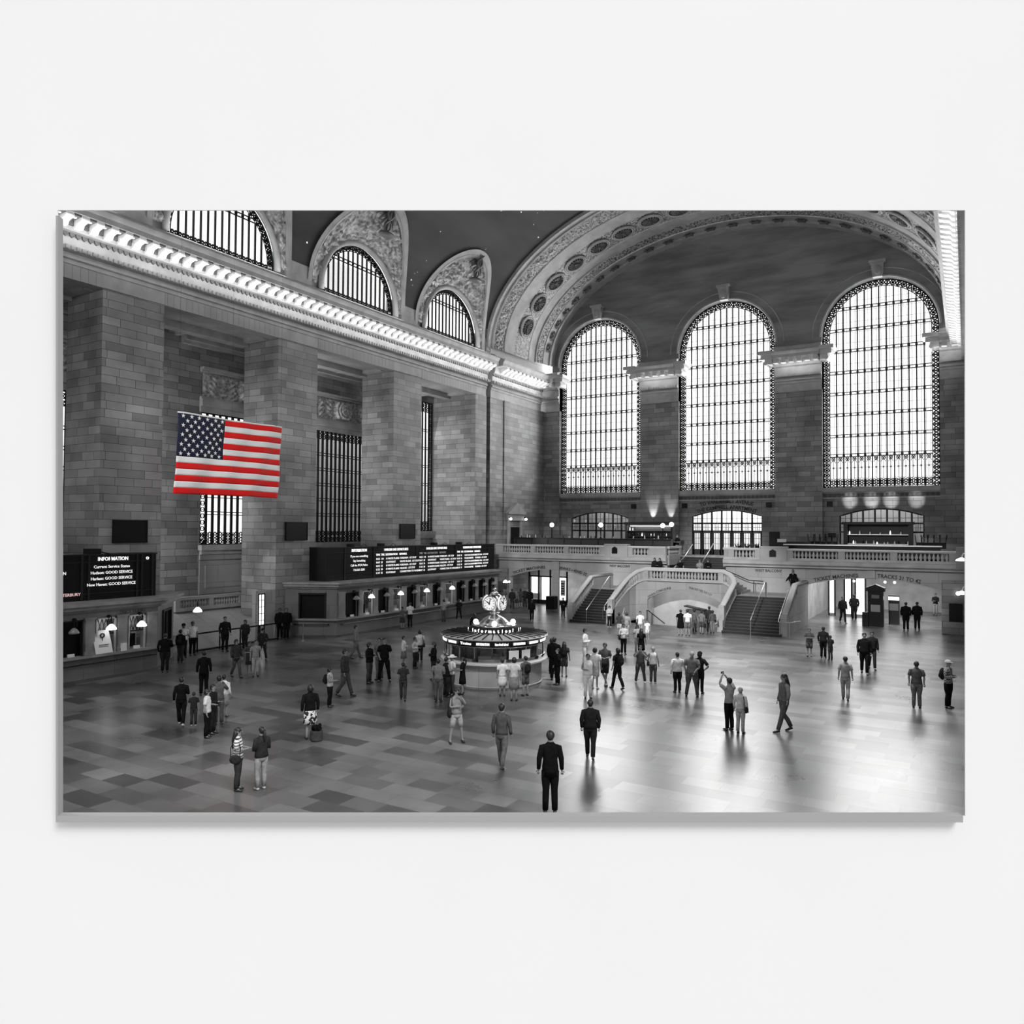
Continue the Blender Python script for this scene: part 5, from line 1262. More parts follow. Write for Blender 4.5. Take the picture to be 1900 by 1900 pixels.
    if hk != 'n':
        def cap(u, v_):
            a = 2*pi*u; fz = max(0, -sin(a)); lo = -.05 if hk in 's' else -.35
            th = (lo+.55*fz**2)*(pi/2)/1.2; th = th+(pi/2-th)*v_; rr = .098
            return hc+Vector((rr*.93*cos(th)*cos(a), rr*1.08*cos(th)*sin(a)+.004, rr*1.06*sin(th)))*s
        m.grid(cap, 20, 7)
        if hk == 's': m.ball(hc+Vector((0, .035, -.02))*s, (.08*s, .075*s, .085*s), 10, 6)
        if hk == 'b': m.ball(hc+Vector((0, .03, -.03))*s, (.105*s, .095*s, .115*s), 12, 8)
        if hk == 'l': m.tube([hc+Vector((0, .03, .02))*s, hc+Vector((0, .06, -.1))*s, hc+Vector((0, .12, -.25))*s, hc+Vector((0, .135, -.48))*s], [(.1*s, .08*s), (.115*s, .07*s), (.125*s, .045*s), (.07*s, .02*s)], 10)
        if hk == 'p': m.ball(hc+Vector((0, .03, 0))*s, (.088*s, .085*s, .09*s), 10, 6); m.tube([hc+Vector((0, .1, .03))*s, hc+Vector((0, .16, -.04))*s, hc+Vector((0, .15, -.2))*s, hc+Vector((0, .13, -.32))*s], [.02*s, .04*s, .038*s, .01*s], 8)
        m.build('hair', hm, t, local=True, uv=False, smooth=True)
    if 'K' in ex or 'k' in ex:
        m = MB(); m.ball(hc+Vector((0, 0, .02))*s, (.103*s, .11*s, .095*s), 14, 6, zs=(-.1, 1)); m.tube([hc+Vector((0, -.07, .03))*s, hc+Vector((0, -.17, .015))*s], [(.07*s, .012*s), (.05*s, .006*s)], 8)
        m.build('cap', cloth(.55 if 'k' in ex else .02), t, local=True, uv=False, smooth=True)
    if 'T' in ex:
        m = MB(); m.ball(hc+Vector((0, 0, .03))*s, (.22*s, .24*s, .02*s), 16, 4); m.ball(hc+Vector((0, 0, .05))*s, (.11*s, .12*s, .09*s), 12, 6, zs=(0, 1)); m.build('sun_hat', cloth(.7), t, local=True, uv=False, smooth=True)
    # top
    tk, ts = top[0], top[1]; mt = cloth(ts) if not isinstance(ts, str) else cloth(.5, ts)
    loose = 1.12 if tk == 'j' else 1.0
    zb = .93 if tk != 'd' else .52; zb = .84 if tk == 'J' else zb
    m = MB(); prof = []
    if tk == 'd': prof += [(0, .0, .50, .21*W, .17), (0, 0, .7, .2*W, .16)]
    prof += [(0, 0, .92 if tk != 'J' else .8, .178*W, .135), (0, 0, 1.0, .172*W, .13), (0, .0, 1.14, .152*W, .118), (0, .005, 1.3, .182*W, .13), (0, .012, 1.39, .19*W, .115), (0, .015, 1.45, .14*W, .095), (0, .012, 1.492, .085, .072), (0, .008, 1.522, .06, .058)]
    vs = []; n_ = 16
    for (cx_, cy_, zz, rx, ry) in prof:
        for k in range(n_): a = 2*pi*k/n_; vs.append(Vector((cx_+rx*loose*cos(a), cy_+ry*loose*sin(a), zz))*s)
    L = len(prof); fs = [(i*n_+k, i*n_+(k+1) % n_, (i+1)*n_+(k+1) % n_, (i+1)*n_+k) for i in range(L-1) for k in range(n_)]
    fs.append(tuple(range(n_))[::-1]); m.add(vs, fs)
    if tk != 'v':
        for sx, el, wr in lims:
            S0 = Vector((sx*.12*W, .01, 1.40)); S1 = Vector((sx*.175*W, .01, 1.395)); E_ = Vector((sx*el[0]*W, el[1], el[2])); Wr = Vector((sx*wr[0], wr[1], wr[2]))
            if tk in 't' or (tk == 'd' and 'S' not in ex): pts = [S0, S1, S1.lerp(E_, .45), S1.lerp(E_, .75)]; rr = [.07, .076, .068, .07]
            else: pts = [S0, S1, S1.lerp(E_, .55), E_, E_.lerp(Wr, .5), E_.lerp(Wr, .93)]; rr = [.07, .074, .064, .058, .05, .042]
            m.tube([p*s for p in pts], [q*s*loose for q in rr], 10)
    m.build({'t': 'short_sleeved_shirt', 'l': 'long_sleeved_shirt', 'v': 'sleeveless_top', 'j': 'jacket', 'J': 'long_jacket', 'd': 'dress'}[tk], mt, t, local=True, uv=False, smooth=True)
    # bottom
    bk, bs = bot[0], bot[1]
    if bk != 'n':
        mb_ = cloth(bs) if not isinstance(bs, str) else cloth(.5, bs); m = MB(); vs = []
        if bk == 'k':
            rows = [(.98, .165*W, .125), (.9, .18*W, .14), (.7, .205*W, .165), (.5, .22*W, .18)]
        else: rows = [(1.0, .158*W, .12), (.93, .172*W, .135), (.84, .172*W, .13), (.8, .14*W, .09)]
        for zz, rx, ry in rows:
            for k in range(n_): a = 2*pi*k/n_; vs.append(Vector((rx*cos(a), ry*sin(a), zz))*s)
        L = len(rows); fs = [(i*n_+k, (i+1)*n_+k, (i+1)*n_+(k+1) % n_, i*n_+(k+1) % n_) for i in range(L-1) for k in range(n_)]+[tuple(range(n_)), tuple(range((L-1)*n_, L*n_))[::-1]]
        m.add(vs, fs)
        if bk in 'ps':
            for sx, kn, an in legs:
                H = Vector((sx*.09*W, 0, .9)); K = Vector((sx*kn[0], kn[1], kn[2])); A = Vector((sx*an[0], an[1], an[2]))
                if bk == 'p': pts = [H, H.lerp(K, .5), K, (K+A)/2+Vector((0, .012, .02)), A]; rr = [.1*W, .095*W, .072, .07, .062]
                else: pts = [H, H.lerp(K, .5), H.lerp(K, .95)]; rr = [.095*W, .092*W, .085]
                m.tube([p*s for p in pts], [q*s for q in rr], 10)
        m.build({'p': 'trousers', 's': 'shorts', 'k': 'skirt'}[bk], mb_, t, local=True, uv=False, smooth=True)
    for sx, kn, an in legs:
        m = MB(); A = Vector((sx*an[0], an[1], 0))
        m.tube([(A+Vector((0, .05, .035+(an[2]-.09))))*s, (A+Vector((0, -.02, .045+(an[2]-.09)*.7)))*s, (A+Vector((sx*.01, -.1, .038)))*s, (A+Vector((sx*.02, -.17, .028)))*s], [(.034*s, .033*s), (.042*s, .045*s), (.046*s, .036*s), (.03*s, .022*s)], 8)
        m.build('shoe', shoe, t, local=True, uv=False, smooth=True)
    Rm = Matrix.Rotation(rot, 4, 'Z'); P = lambda p: Rm @ (Vector(p)*s)+Vector((x, y, z))
    def carry(name, cat, lab, loc, fn):
        b_ = thing(name, P(loc), lab, cat, rz=rot); fn(b_, s); return b_
    who = label
    if 'B' in ex:
        def fn(b_, s):
            m = MB(); m.ball((0, 0, 0), (.15*s, .1*s, .22*s), 14, 10); m.ball((0, .07*s, -.06*s), (.11*s, .06*s, .1*s), 10, 6); m.build('pack', cloth(.02), b_, local=True, uv=False, smooth=True)
            m = MB()
            for q in (-1, 1): m.tube([(q*.09*s, -.06*s, .16*s), (q*.11*s, -.17*s, .23*s), (q*.12*s, -.29*s, .12*s), (q*.13*s, -.25*s, -.1*s), (q*.1*s, -.05*s, -.16*s)], .014*s, 5)
            m.build('strap', cloth(.03), b_, local=True, uv=False)
        carry('backpack', 'backpack', 'backpack of the '+' '.join(who.split()[:13]), (0, .2, 1.22), fn)
    if 'H' in ex or 'h' in ex:
        q = 1 if 'H' in ex else -1
        def fn(b_, s, q=q):
            m = MB(); m.ball((0, 0, 0), (.06*s, .16*s, .13*s), 12, 8); m.build('bag_body', cloth(.03), b_, local=True, uv=False, smooth=True)
            m = MB(); m.tube([(0, -.12*s, .06*s), (-q*.03*s, -.13*s, .3*s), (-q*.08*s, -.06*s, .52*s), (-q*.1*s, .06*s, .5*s), (-q*.03*s, .13*s, .3*s), (0, .12*s, .06*s)], .012*s, 5); m.build('strap', cloth(.03), b_, local=True, uv=False)
        carry('shoulder_bag', 'bag', 'bag of the '+' '.join(who.split()[:13]), (q*.24*W, .03, .93), fn)
    if 'C' in ex:
        zz = ARMS[al][1]
        def fn(b_, s):
            m = MB(); m.box(-.05*s, .05*s, -.03*s, .0, -.035*s, .035*s); m.lathe([(.02*s, 0), (.025*s, .03*s)], (0, -.03*s, 0), 8); m.build('camera_body', SCREEN, b_, local=True, uv=False)
        carry('camera', 'camera', 'camera of the '+' '.join(who.split()[:13]), (0, zz[1]-.05, zz[2]+.1), fn)
    return t
person(-16.08, 13.25, 0, 1.61, 2.28, 'pps', ('t', 'stripe'), ('p', 0.04), 'l', 'woman with very long dark hair in a striped top facing right', 'h')
person(-15.67, 13.65, 0, 1.59, -1.76, 'ppr', ('j', 0.03), ('p', 0.3), 'p', 'woman with a ponytail, dark jacket and light tight trousers, near front left', '', shoe=SHOEL)
person(-20.96, 16.04, 0, 1.56, 2.23, 'pds', ('t', 0.7), ('p', 0.01), 'b', 'woman in a white tee and long black trousers facing right', '')
person(-21.19, 16.43, 0, 1.61, 1.96, 'dps', ('l', 0.02), ('p', 0.02), 's', 'person all in black right behind the woman in the white tee', '')
person(-22.06, 17.35, 0, 1.66, -2.41, 'ffs', ('l', 0.12), ('p', 0.09), 's', 'person with both hands raised to a camera behind the group at front left', 'C')
person(-22.78, 18.14, 0, 1.5, -2.77, 'dds', ('l', 0.75), ('k', 0.3), 's', 'partly hidden person in a white shirt right of the raised hands', '')
person(-18.08, 17.69, 0, 1.73, -2.17, 'dds', ('l', 0.012), ('k', 'flower'), 'b', 'woman seen from behind in a black cardigan and flowered skirt', '', wide=1.05)
person(-20.68, 21.23, 0, 1.5, 2.08, 'pps', ('v', 0.5), ('p', 0.012), 'b', 'woman with curly dark hair and light vest facing right alone', 'B')
person(-22.41, 25.39, 0, 1.78, 1.77, 'pps', ('j', 0.015), ('p', 0.06), 'b', 'person in a dark jacket and jeans looking at a phone', '')
person(-22.51, 26.17, 0, 1.87, 0.19, 'dps', ('l', 0.16), ('p', 0.15), 's', 'grey clothed person just behind the dark jacket and jeans', '')
person(-22.09, 26.01, 0, 1.92, 0.79, 'bbw', ('t', 0.012), ('p', 0.012), 's', 'man in a black shirt standing with legs apart', '', wide=1.08)
person(-23.63, 29.25, 0, 1.52, 2.08, 'pds', ('l', 0.75), ('k', 0.2), 's', 'woman in a white blouse left of the white group', 'H')
person(-22.99, 29.32, 0, 1.5, 1.71, 'dps', ('l', 0.6), ('p', 0.03), 's', 'person in a pale top in the middle of the white group', '')
person(-23.91, 30.88, 0, 1.61, -2.66, 'dds', ('t', 0.78), ('p', 0.03), 'b', 'woman in a white top seen from behind, right of the white group', 'h')
person(-31.07, 27.04, 0, 1.6, 0.51, 'bbw', ('l', 0.03), ('p', 0.03), 'n', 'uniformed man in a dark cap standing with hands before him', 'K', wide=1.15)
person(-28.35, 23.19, 0, 1.72, 1.41, 'ddk', ('J', 0.05), ('p', 0.1), 'b', 'woman in a dark tunic and grey trousers by the queue rail', '')
person(-28.58, 24.11, 0, 1.5, 1.22, 'dpr', ('d', 0.08), ('n', 0), 'b', 'woman in a patterned dark dress by the queue rail', '', shoe=SHOEL)
person(-27.82, 23.82, 0, 1.64, 1.04, 'dds', ('t', 0.3), ('p', 0.4), 's', 'person in light clothes beside the uniformed man', '')
person(-34.87, 25.18, 0, 1.78, 1.12, 'pds', ('t', 0.75), ('p', 0.02), 'n', 'guard in a white shirt, dark tie and peaked cap', 'K', dark=1)
person(-35.21, 25.97, 0, 1.79, 1.28, 'bbs', ('t', 0.78), ('p', 0.01), 's', 'guard in a white shirt without a cap beside the queue rail', '', dark=1, wide=1.05)
person(-33.72, 24.2, 0, 1.66, -2.72, 'dps', ('l', 0.015), ('p', 0.03), 's', 'man in black leaning towards the guards', 'B')
person(-32.18, 22.28, 0, 1.81, -2.26, 'dps', ('l', 0.01), ('p', 0.02), 's', 'heavy man in dark clothes at the corner of the far left ticket office', '', wide=1.25)
person(-26.41, 20.03, 0, 1.79, -2.22, 'dds', ('J', 0.01), ('p', 0.01), 's', 'dark clothed person walking away left of centre left', '')
person(-23.02, 16.58, 0, 1.64, -2.28, 'dpk', ('l', 0.01), ('p', 0.01), 's', 'dark clothed person walking in the shade at far left', '', shoe=SHOEL)
person(-22.6, 16.76, 0, 1.15, -2.38, 'dds', ('t', 0.03), ('p', 0.04), 's', 'dark clothed child beside the person walking in the shade', '', shoe=SHOEL)
person(-34.82, 27.71, 0, 1.91, 1.25, 'dds', ('J', 0.015), ('p', 0.015), 's', 'tall dark person behind the queue rail', '', wide=1.1)
person(-34.37, 28.67, 0, 1.67, 0.35, 'dps', ('j', 0.03), ('p', 0.02), 'b', 'dark clothed person standing near the lit side door', '', wide=1.1)
person(-36.05, 32.69, 0, 1.87, 0.84, 'dds', ('j', 0.01), ('p', 0.01), 's', 'dark figure standing against the second pier, left one of two', '', dark=1, wide=1.05)
person(-35.46, 32.66, 0, 1.92, 1.18, 'dds', ('j', 0.008), ('p', 0.01), 's', 'dark figure standing against the angled office end, right one of two', '', dark=1, wide=1.2)
person(-32.85, 41.31, 0, 1.71, -2.11, 'pps', ('t', 0.7), ('p', 0.015), 's', 'man in a white shirt at the ticket windows', '', wide=1.05)
person(-32.85, 40.48, 0, 1.5, -1.92, 'pds', ('t', 0.12), ('k', 0.05), 's', 'small grey clothed person left of the white shirt at the ticket windows', '')
person(-32.85, 47.16, 0, 1.5, -2.35, 'ppw', ('j', 0.02), ('p', 0.02), 's', 'dark clothed man leaning at the far ticket windows', '', wide=1.1)
person(-32.85, 45.24, 0, 1.62, -1.98, 'dps', ('t', 0.35), ('p', 0.1), 's', 'pale clothed person at the middle ticket windows', '')
person(-17.71, 24.06, 0, 1.69, -2.86, 'dps', ('t', 0.2), ('p', 0.1), 's', 'man in a grey shirt and jeans left of the booth, seen from behind', '', wide=1.15)
person(-17.95, 24.93, 0, 1.61, 2.89, 'pps', ('v', 0.015), ('p', 0.02), 's', 'man in a black vest beside the booth next to a sun hat', '', wide=1.1)
person(-18, 25.37, 0, 1.61, -0.43, 'pps', ('t', 0.6), ('p', 0.05), 'n', 'person in a wide pale sun hat at the booth', 'T')
person(-17.75, 25.77, 0, 1.51, -1.14, 'pps', ('d', 0.012), ('n', 0), 'p', 'woman in a short black dress left of the booth front', '')
person(-20.49, 27.47, 0, 1.68, -0.76, 'pps', ('j', 0.01), ('p', 0.02), 'b', 'woman in a black top left of the booth, facing left', '')
person(-13.87, 19.82, 0, 1.72, 0.96, 'fcw', ('v', 0.3), ('s', 0.4), 'l', 'young woman in shorts and vest holding a camera to her eye', 'hC')
person(-15.36, 25.88, 0, 1.71, -2.69, 'dds', ('t', 0.6), ('k', 0.25), 'b', 'woman in a pale top and grey pleated skirt at the booth', '')
person(-15.42, 26.88, 0, 1.61, -2.1, 'pps', ('t', 0.1), ('s', 0.12), 's', 'person with a dark backpack at the booth right of the pleated skirt', 'B')
person(-16.21, 26.38, 0, 1.5, -2.59, 'dds', ('t', 0.85), ('k', 0.8), 's', 'person all in white at the booth counter', '')
person(-15.32, 29.49, 0, 1.58, -0.57, 'eds', ('j', 0.008), ('p', 0.008), 's', 'man in a black suit with a hand at his ear, right of the booth', '', wide=1.05)
person(-15.9, 31.28, 0, 1.62, -2.76, 'dds', ('t', 0.06), ('s', 0.08), 'l', 'long haired woman in shorts seen from behind, right of the booth', 'B')
person(-15.94, 30.37, 0, 1.92, -3, 'dds', ('j', 0.01), ('p', 0.01), 's', 'dark clothed person against the right side of the booth', '', wide=1.1)
person(-16.75, 31.67, 0, 1.66, 2.93, 'dps', ('j', 0.02), ('p', 0.02), 'b', 'dark clothed person partly hidden behind the booth crowd', '')
person(-25.8, 38.68, 0, 1.64, -2.55, 'dds', ('l', 0.012), ('p', 0.012), 'l', 'dark haired woman in black standing behind the booth', '')
person(-16.22, 34.18, 0, 1.88, 1.66, 'pps', ('l', 0.8), ('p', 0.75), 's', 'man in white shirt and trousers looking down at his phone', '')
person(-16.08, 38.73, 0, 1.66, 0.66, 'pps', ('l', 0.8), ('p', 0.015), 's', 'man in a white shirt and dark trousers with a black bag, looking down', 'h')
person(-14.75, 37.94, 0, 1.58, -2.95, 'dds', ('d', 0.01), ('n', 0), 'l', 'woman in a black dress with very long hair seen from behind', '')
person(-15.58, 39.49, 0, 1.56, 0.55, 'dds', ('t', 0.5), ('p', 0.2), 'l', 'woman in a pale top partly behind the long black hair', '')
person(-13.61, 29.65, 0, 1.75, -2.97, 'dds', ('t', 0.75), ('s', 0.6), 'b', 'person in a white shirt and light shorts seen from behind', '', wide=1.1, shoe=SHOEL)
person(-13.53, 30.49, 0, 1.84, 0.33, 'ppx', ('t', 0.1), ('s', 0.03), 's', 'man in a grey polo and dark shorts standing cross legged', '', wide=1.05)
person(-12.75, 30.06, 0, 1.75, -2.04, 'dbk', ('t', 0.015), ('p', 0.015), 'b', 'woman in black with a black backpack stepping to the left', 'B')
person(-13.06, 27.79, 0, 1.78, 0.61, 'dps', ('v', 0.85), ('p', 0.85), 's', 'tall person all in white left of the cross legged man', '', wide=1.05)
person(-12.44, 31.88, 0, 1.64, 0.37, 'ffw', ('t', 0.09), ('p', 0.07), 's', 'man in a grey shirt with hands at his chin', '', wide=1.15, shoe=SHOEL)
person(-11.92, 32.07, 0, 1.61, -2.96, 'hds', ('v', 0.8), ('p', 0.08), 'gs', 'short haired woman in a white vest with hand on hip', 'H', shoe=SHOEL)
person(-10.39, 30.8, 0, 1.67, -2.47, 'dps', ('l', 0.75), ('p', 0.012), 's', 'man in a white shirt and black trousers, left of the pair seen from behind', '', wide=1.15)
person(-9.62, 30.32, 0, 1.83, -2.92, 'dkw', ('t', 0.17), ('p', 0.08), 'gs', 'grey haired man in a grey shirt seen from behind with a woman in black', '', wide=1.25)
person(-9.53, 31.1, 0, 1.73, 3.09, 'dhs', ('t', 0.02), ('p', 0.015), 'b', 'woman in black with a cap close beside the grey haired man', 'K')
person(-15.88, 47.72, 0, 1.66, -2.91, 'dds', ('d', 0.008), ('n', 0), 's', 'woman in a loose black dress before the stair block arch', '', wide=1.2)
person(-15.42, 47.73, 0, 1.69, -2.92, 'dds', ('t', 0.8), ('s', 0.15), 's', 'man in a white tee and grey shorts before the stair block arch', '', wide=1.05)
person(-14.97, 49.23, 0, 1.51, 3.09, 'dds', ('t', 0.2), ('s', 0.08), 's', 'grey clothed person near the stairwell, middle of the group', '', wide=1.1)
person(-15.69, 50.03, 0, 1.5, 2.92, 'dds', ('t', 0.14), ('p', 0.1), 'b', 'blurred grey figure between the white tee and the middle of the group', '')
person(-14.78, 50.3, 0, 1.72, 3.08, 'dps', ('j', 0.04), ('p', 0.05), 's', 'tall dark person at the right of the stairwell group', '')
person(-14.45, 49.89, 0, 1.52, -2.51, 'dds', ('l', 0.1), ('p', 0.2), 'b', 'person in a dark top at the right end of the stairwell group', 'h')
person(-21.39, 48.98, 0, 1.5, 0.59, 'pps', ('l', 0.6), ('p', 0.015), 'b', 'person in a pale shirt at the foot of the left inner parapet', '', shoe=SHOEL)
person(-19.11, 45.31, 0, 1.5, 3.02, 'pps', ('t', 0.05), ('s', 0.5), 'b', 'dark topped person bending over left of the raised arms', '')
person(-18.33, 44.66, 0, 1.61, -2.93, 'rds', ('t', 0.3), ('p', 0.3), 'b', 'woman with one arm raised near the stair block', '', shoe=SHOEL)
person(-17.62, 45.13, 0, 1.68, 0.55, 'dds', ('t', 0.75), ('p', 0.3), 's', 'person in a white top before the left of the stair block arch', 'h')
person(-17.08, 44.92, 0, 1.17, 0.36, 'dds', ('t', 0.8), ('s', 0.7), 's', 'child in white right of the person with the white top', '', shoe=SHOEL)
person(-6.94, 25.92, 0, 1.77, -2.18, 'uus', ('t', 0.3), ('p', 0.01), 's', 'man holding a camera up high in a patterned tee, right of centre', 'C')
person(-6.51, 25.71, 0, 1.53, 3.04, 'dds', ('l', 0.55), ('p', 0.4), 'gs', 'pale woman close behind the man with the raised camera', 'h')
person(-0.67, 33.65, 0, 1.83, 1.24, 'pps', ('l', 'plaid'), ('p', 0.008), 'n', 'man in a plaid shirt and light cap at far right', 'kB', wide=1.15)
person(-7.35, 43.52, 0, 1.5, 0.08, 'ccs', ('t', 0.1), ('s', 0.1), 's', 'stout person with folded arms before the right arch', '', wide=1.15)
person(-6.62, 43.38, 0, 1.66, 3.12, 'dds', ('l', 0.03), ('p', 0.01), 's', 'dark clothed person with a pale shoulder right of the folded arms', '', wide=1.15)
person(-6.2, 42.85, 0, 1.29, -2.47, 'dps', ('t', 0.04), ('p', 0.05), 's', 'dark clothed child just right of the folded arms group', '')
person(-4.22, 39.52, 0, 1.95, 0.19, 'ddk', ('j', 0.015), ('p', 0.01), 's', 'dark clothed person striding out of the right arch', '', wide=1.05)
person(-4.05, 41.11, 0, 1.84, 0.27, 'ddk', ('j', 0.03), ('p', 0.03), 's', 'second dark walker just right of the one striding out', '')
person(-3.65, 58.59, 0, 1.95, -3.08, 'dds', ('j', 0.012), ('p', 0.012), 's', 'dark clothed person walking into the right arch, left of a pair', '', wide=1.1)
person(-3.01, 59.35, 0, 1.95, -3.09, 'dds', ('j', 0.012), ('p', 0.012), 's', 'dark clothed person walking into the right arch, right of a pair', '', wide=1.05)
person(-7.93, 60.83, 0, 1.95, 0.48, 'ddk', ('j', 0.03), ('p', 0.02), 's', 'dark clothed walker left of the black kiosk', '')
person(-7.48, 63.55, 0, 1.95, -3.02, 'dds', ('j', 0.02), ('p', 0.02), 's', 'dark clothed walker next to the black kiosk', '', wide=1.2)
person(-2.26, 70.58, 0, 1.78, -0.32, 'pps', ('l', 0.02), ('p', 0.3), 's', 'person at the far end of the right passage', '')
person(-5.32, 26.7, 0, 1.94, -0.85, 'odk', ('l', 0.14), ('p', 0.1), 'l', 'walking woman in grey with an arm swung out, right foreground', '', wide=1.05)
person(-4.21, 32.94, 0, 1.75, -3.01, 'ddk', ('t', 0.3), ('p', 0.3), 's', 'pale grey walker in the bright patch right of centre', '')
person(-1.71, 33, 0, 1.78, -3.09, 'dds', ('t', 0.1), ('p', 0.14), 's', 'stout grey clothed person walking away at right', '', wide=1.1)
person(-11.32, 18.4, 0, 1.81, -2.85, 'ddk', ('l', 0.08), ('p', 0.12), 's', 'grey clothed walker in front of the booth', '')
person(-8.54, 16.09, 0, 1.95, -2.65, 'dds', ('J', 0.008), ('p', 0.008), 's', 'tall dark walker at the bottom centre of the view', '')
person(-9.56, 20.51, 0, 1.73, -2.71, 'ddk', ('j', 0.015), ('p', 0.015), 's', 'dark clothed walker striding away right of bottom centre', '', wide=1.1)
person(-21.5, 22.91, 0, 1.88, 1.98, 'ddk', ('j', 0.05), ('p', 0.08), 's', 'stooping grey walker right of the woman with curly hair', '', wide=1.15)
person(-19.04, 23.55, 0, 1.5, -2.46, 'ddk', ('t', 0.05), ('p', 0.06), 's', 'dark walker between the white group and the booth', '')
person(-27.3, 29.86, 0, 1.73, 2.31, 'ddk', ('l', 0.2), ('p', 0.15), 's', 'faint grey walker before the long ticket office', '')
person(-33.68, 54.99, 0, 1.77, 0.72, 'dds', ('t', 0.1), ('p', 0.04), 's', 'leftmost person of the crowd by the ticket machines arch', '')
person(-33.34, 55.75, 0, 1.7, -2.78, 'dds', ('j', 0.03), ('p', 0.04), 's', 'second person of the crowd by the ticket machines arch', '')
person(-33.26, 56.34, 0, 1.57, 0.88, 'dds', ('t', 0.2), ('s', 0.06), 's', 'third person of the crowd by the ticket machines arch', '')
person(-33.18, 56.94, 0, 1.67, -2.96, 'dps', ('t', 0.07), ('s', 0.08), 'b', 'fourth person of the crowd by the ticket machines arch', '')
person(-32.87, 57.15, 0, 1.72, 0.52, 'dds', ('j', 0.03), ('p', 0.03), 's', 'fifth person of the crowd by the ticket machines arch', '')
person(-31.65, 55.83, 0, 1.81, -2.45, 'dds', ('j', 0.015), ('p', 0.015), 's', 'sixth person of the crowd, dark and closest to the lit shop', '')
person(-27.75, 49.28, 0, 1.59, -2.63, 'ddk', ('j', 0.012), ('p', 0.012), 's', 'dark walker alone between the clock and the left arch', '')
person(-26.77, 52.44, 0, 1.53, 0.82, 'dps', ('j', 0.01), ('p', 0.01), 's', 'dark person at the foot of the left outer parapet', '', wide=1.1)
person(-20.9, 61.9, 4.6, 1.8, -.3, 'pps', ('t', .012), ('s', .25), 's', 'man in a black tee standing on the balcony left of the avenue doors')
person(-19.0, 57.0, 2.85, 1.7, -.35, 'oow', ('t', .01), ('p', .02), 's', 'woman in black leaning on the central balustrade', wide=1.1)
person(-21.2, 57.3, 2.85, 1.75, -.3, 'dds', ('j', .02), ('p', .02), 's', 'left one of two dark haired people at the left end of the landing')
person(-20.7, 57.1, 2.85, 1.75, -.5, 'pps', ('j', .015), ('p', .02), 's', 'right one of two dark haired people at the left end of the landing')
person(-16.9, 57.2, 2.85, 1.75, .4, 'pps', ('l', .01), ('p', .01), 'l', 'dark haired woman at the right of the landing', '')
person(-17.6, 57.4, 2.85, 1.7, .2, 'dps', ('t', .3), ('p', .2), 's', 'pale person behind the central balustrade right of the handrail')
person(-10.6, 56.4, 2.2, 1.72, -.3, 'oos', ('j', .01), ('p', .01), 's', 'dark person leaning on the right parapet, left one of two', wide=1.1)
person(-10.75, 57.2, 2.2, 1.8, .2, 'dds', ('l', .01), ('p', .01), 's', 'dark person behind the one leaning on the right parapet')
t = thing('shopping_bag', (-17.75, 17.65, 0), 'dark round bag with a ruffled top on the floor beside the flowered skirt', 'bag')
m = MB(); m.lathe([(.17, 0), (.2, .05), (.2, .3), (.19, .32)], (-17.75, 17.65, 0), 14); m.build('bag_body', cloth(.06), t)
m = MB()
for k in range(14): a = k*2.4; m.ball((-17.75+.11*cos(a), 17.65+.11*sin(a), .38+.05*(k % 3)), .06, 6, 4)
m.build('ruffled_top', cloth(.01), t)
# ================================================================ LIGHT AND CAMERA
w = bpy.data.worlds.new('daylight'); SC.world = w; w.use_nodes = True
nt = w.node_tree; tc = nt.nodes.new('ShaderNodeTexCoord'); dt = nt.nodes.new('ShaderNodeVectorMath'); dt.operation = 'DOT_PRODUCT'; dt.inputs[1].default_value = (-.6, .8, 0)
mr = nt.nodes.new('ShaderNodeMapRange'); mr.inputs[1].default_value = -.25; mr.inputs[2].default_value = .35; mr.inputs[3].default_value = .68; mr.inputs[4].default_value = 1.35   # overcast sky, brighter towards the west
nt.links.new(tc.outputs['Generated'], dt.inputs[0]); nt.links.new(dt.outputs['Value'], mr.inputs[0]); nt.links.new(mr.outputs[0], nt.nodes['Background'].inputs[1])
nt.nodes['Background'].inputs[0].default_value = (1, 1, 1, 1)
def area(name, loc, target, sx, sy, power, col=(1, 1, 1), spread=None):
    l = bpy.data.lights.new(name, 'AREA'); l.shape = 'RECTANGLE'; l.size = sx; l.size_y = sy; l.energy = power; l.color = col
    if spread: l.spread = R(spread)
    o = bpy.data.objects.new(name, l); COL.objects.link(o); o.location = loc
    d = Vector(target)-Vector(loc); o.rotation_euler = d.to_track_quat('-Z', 'Y').to_euler(); return o
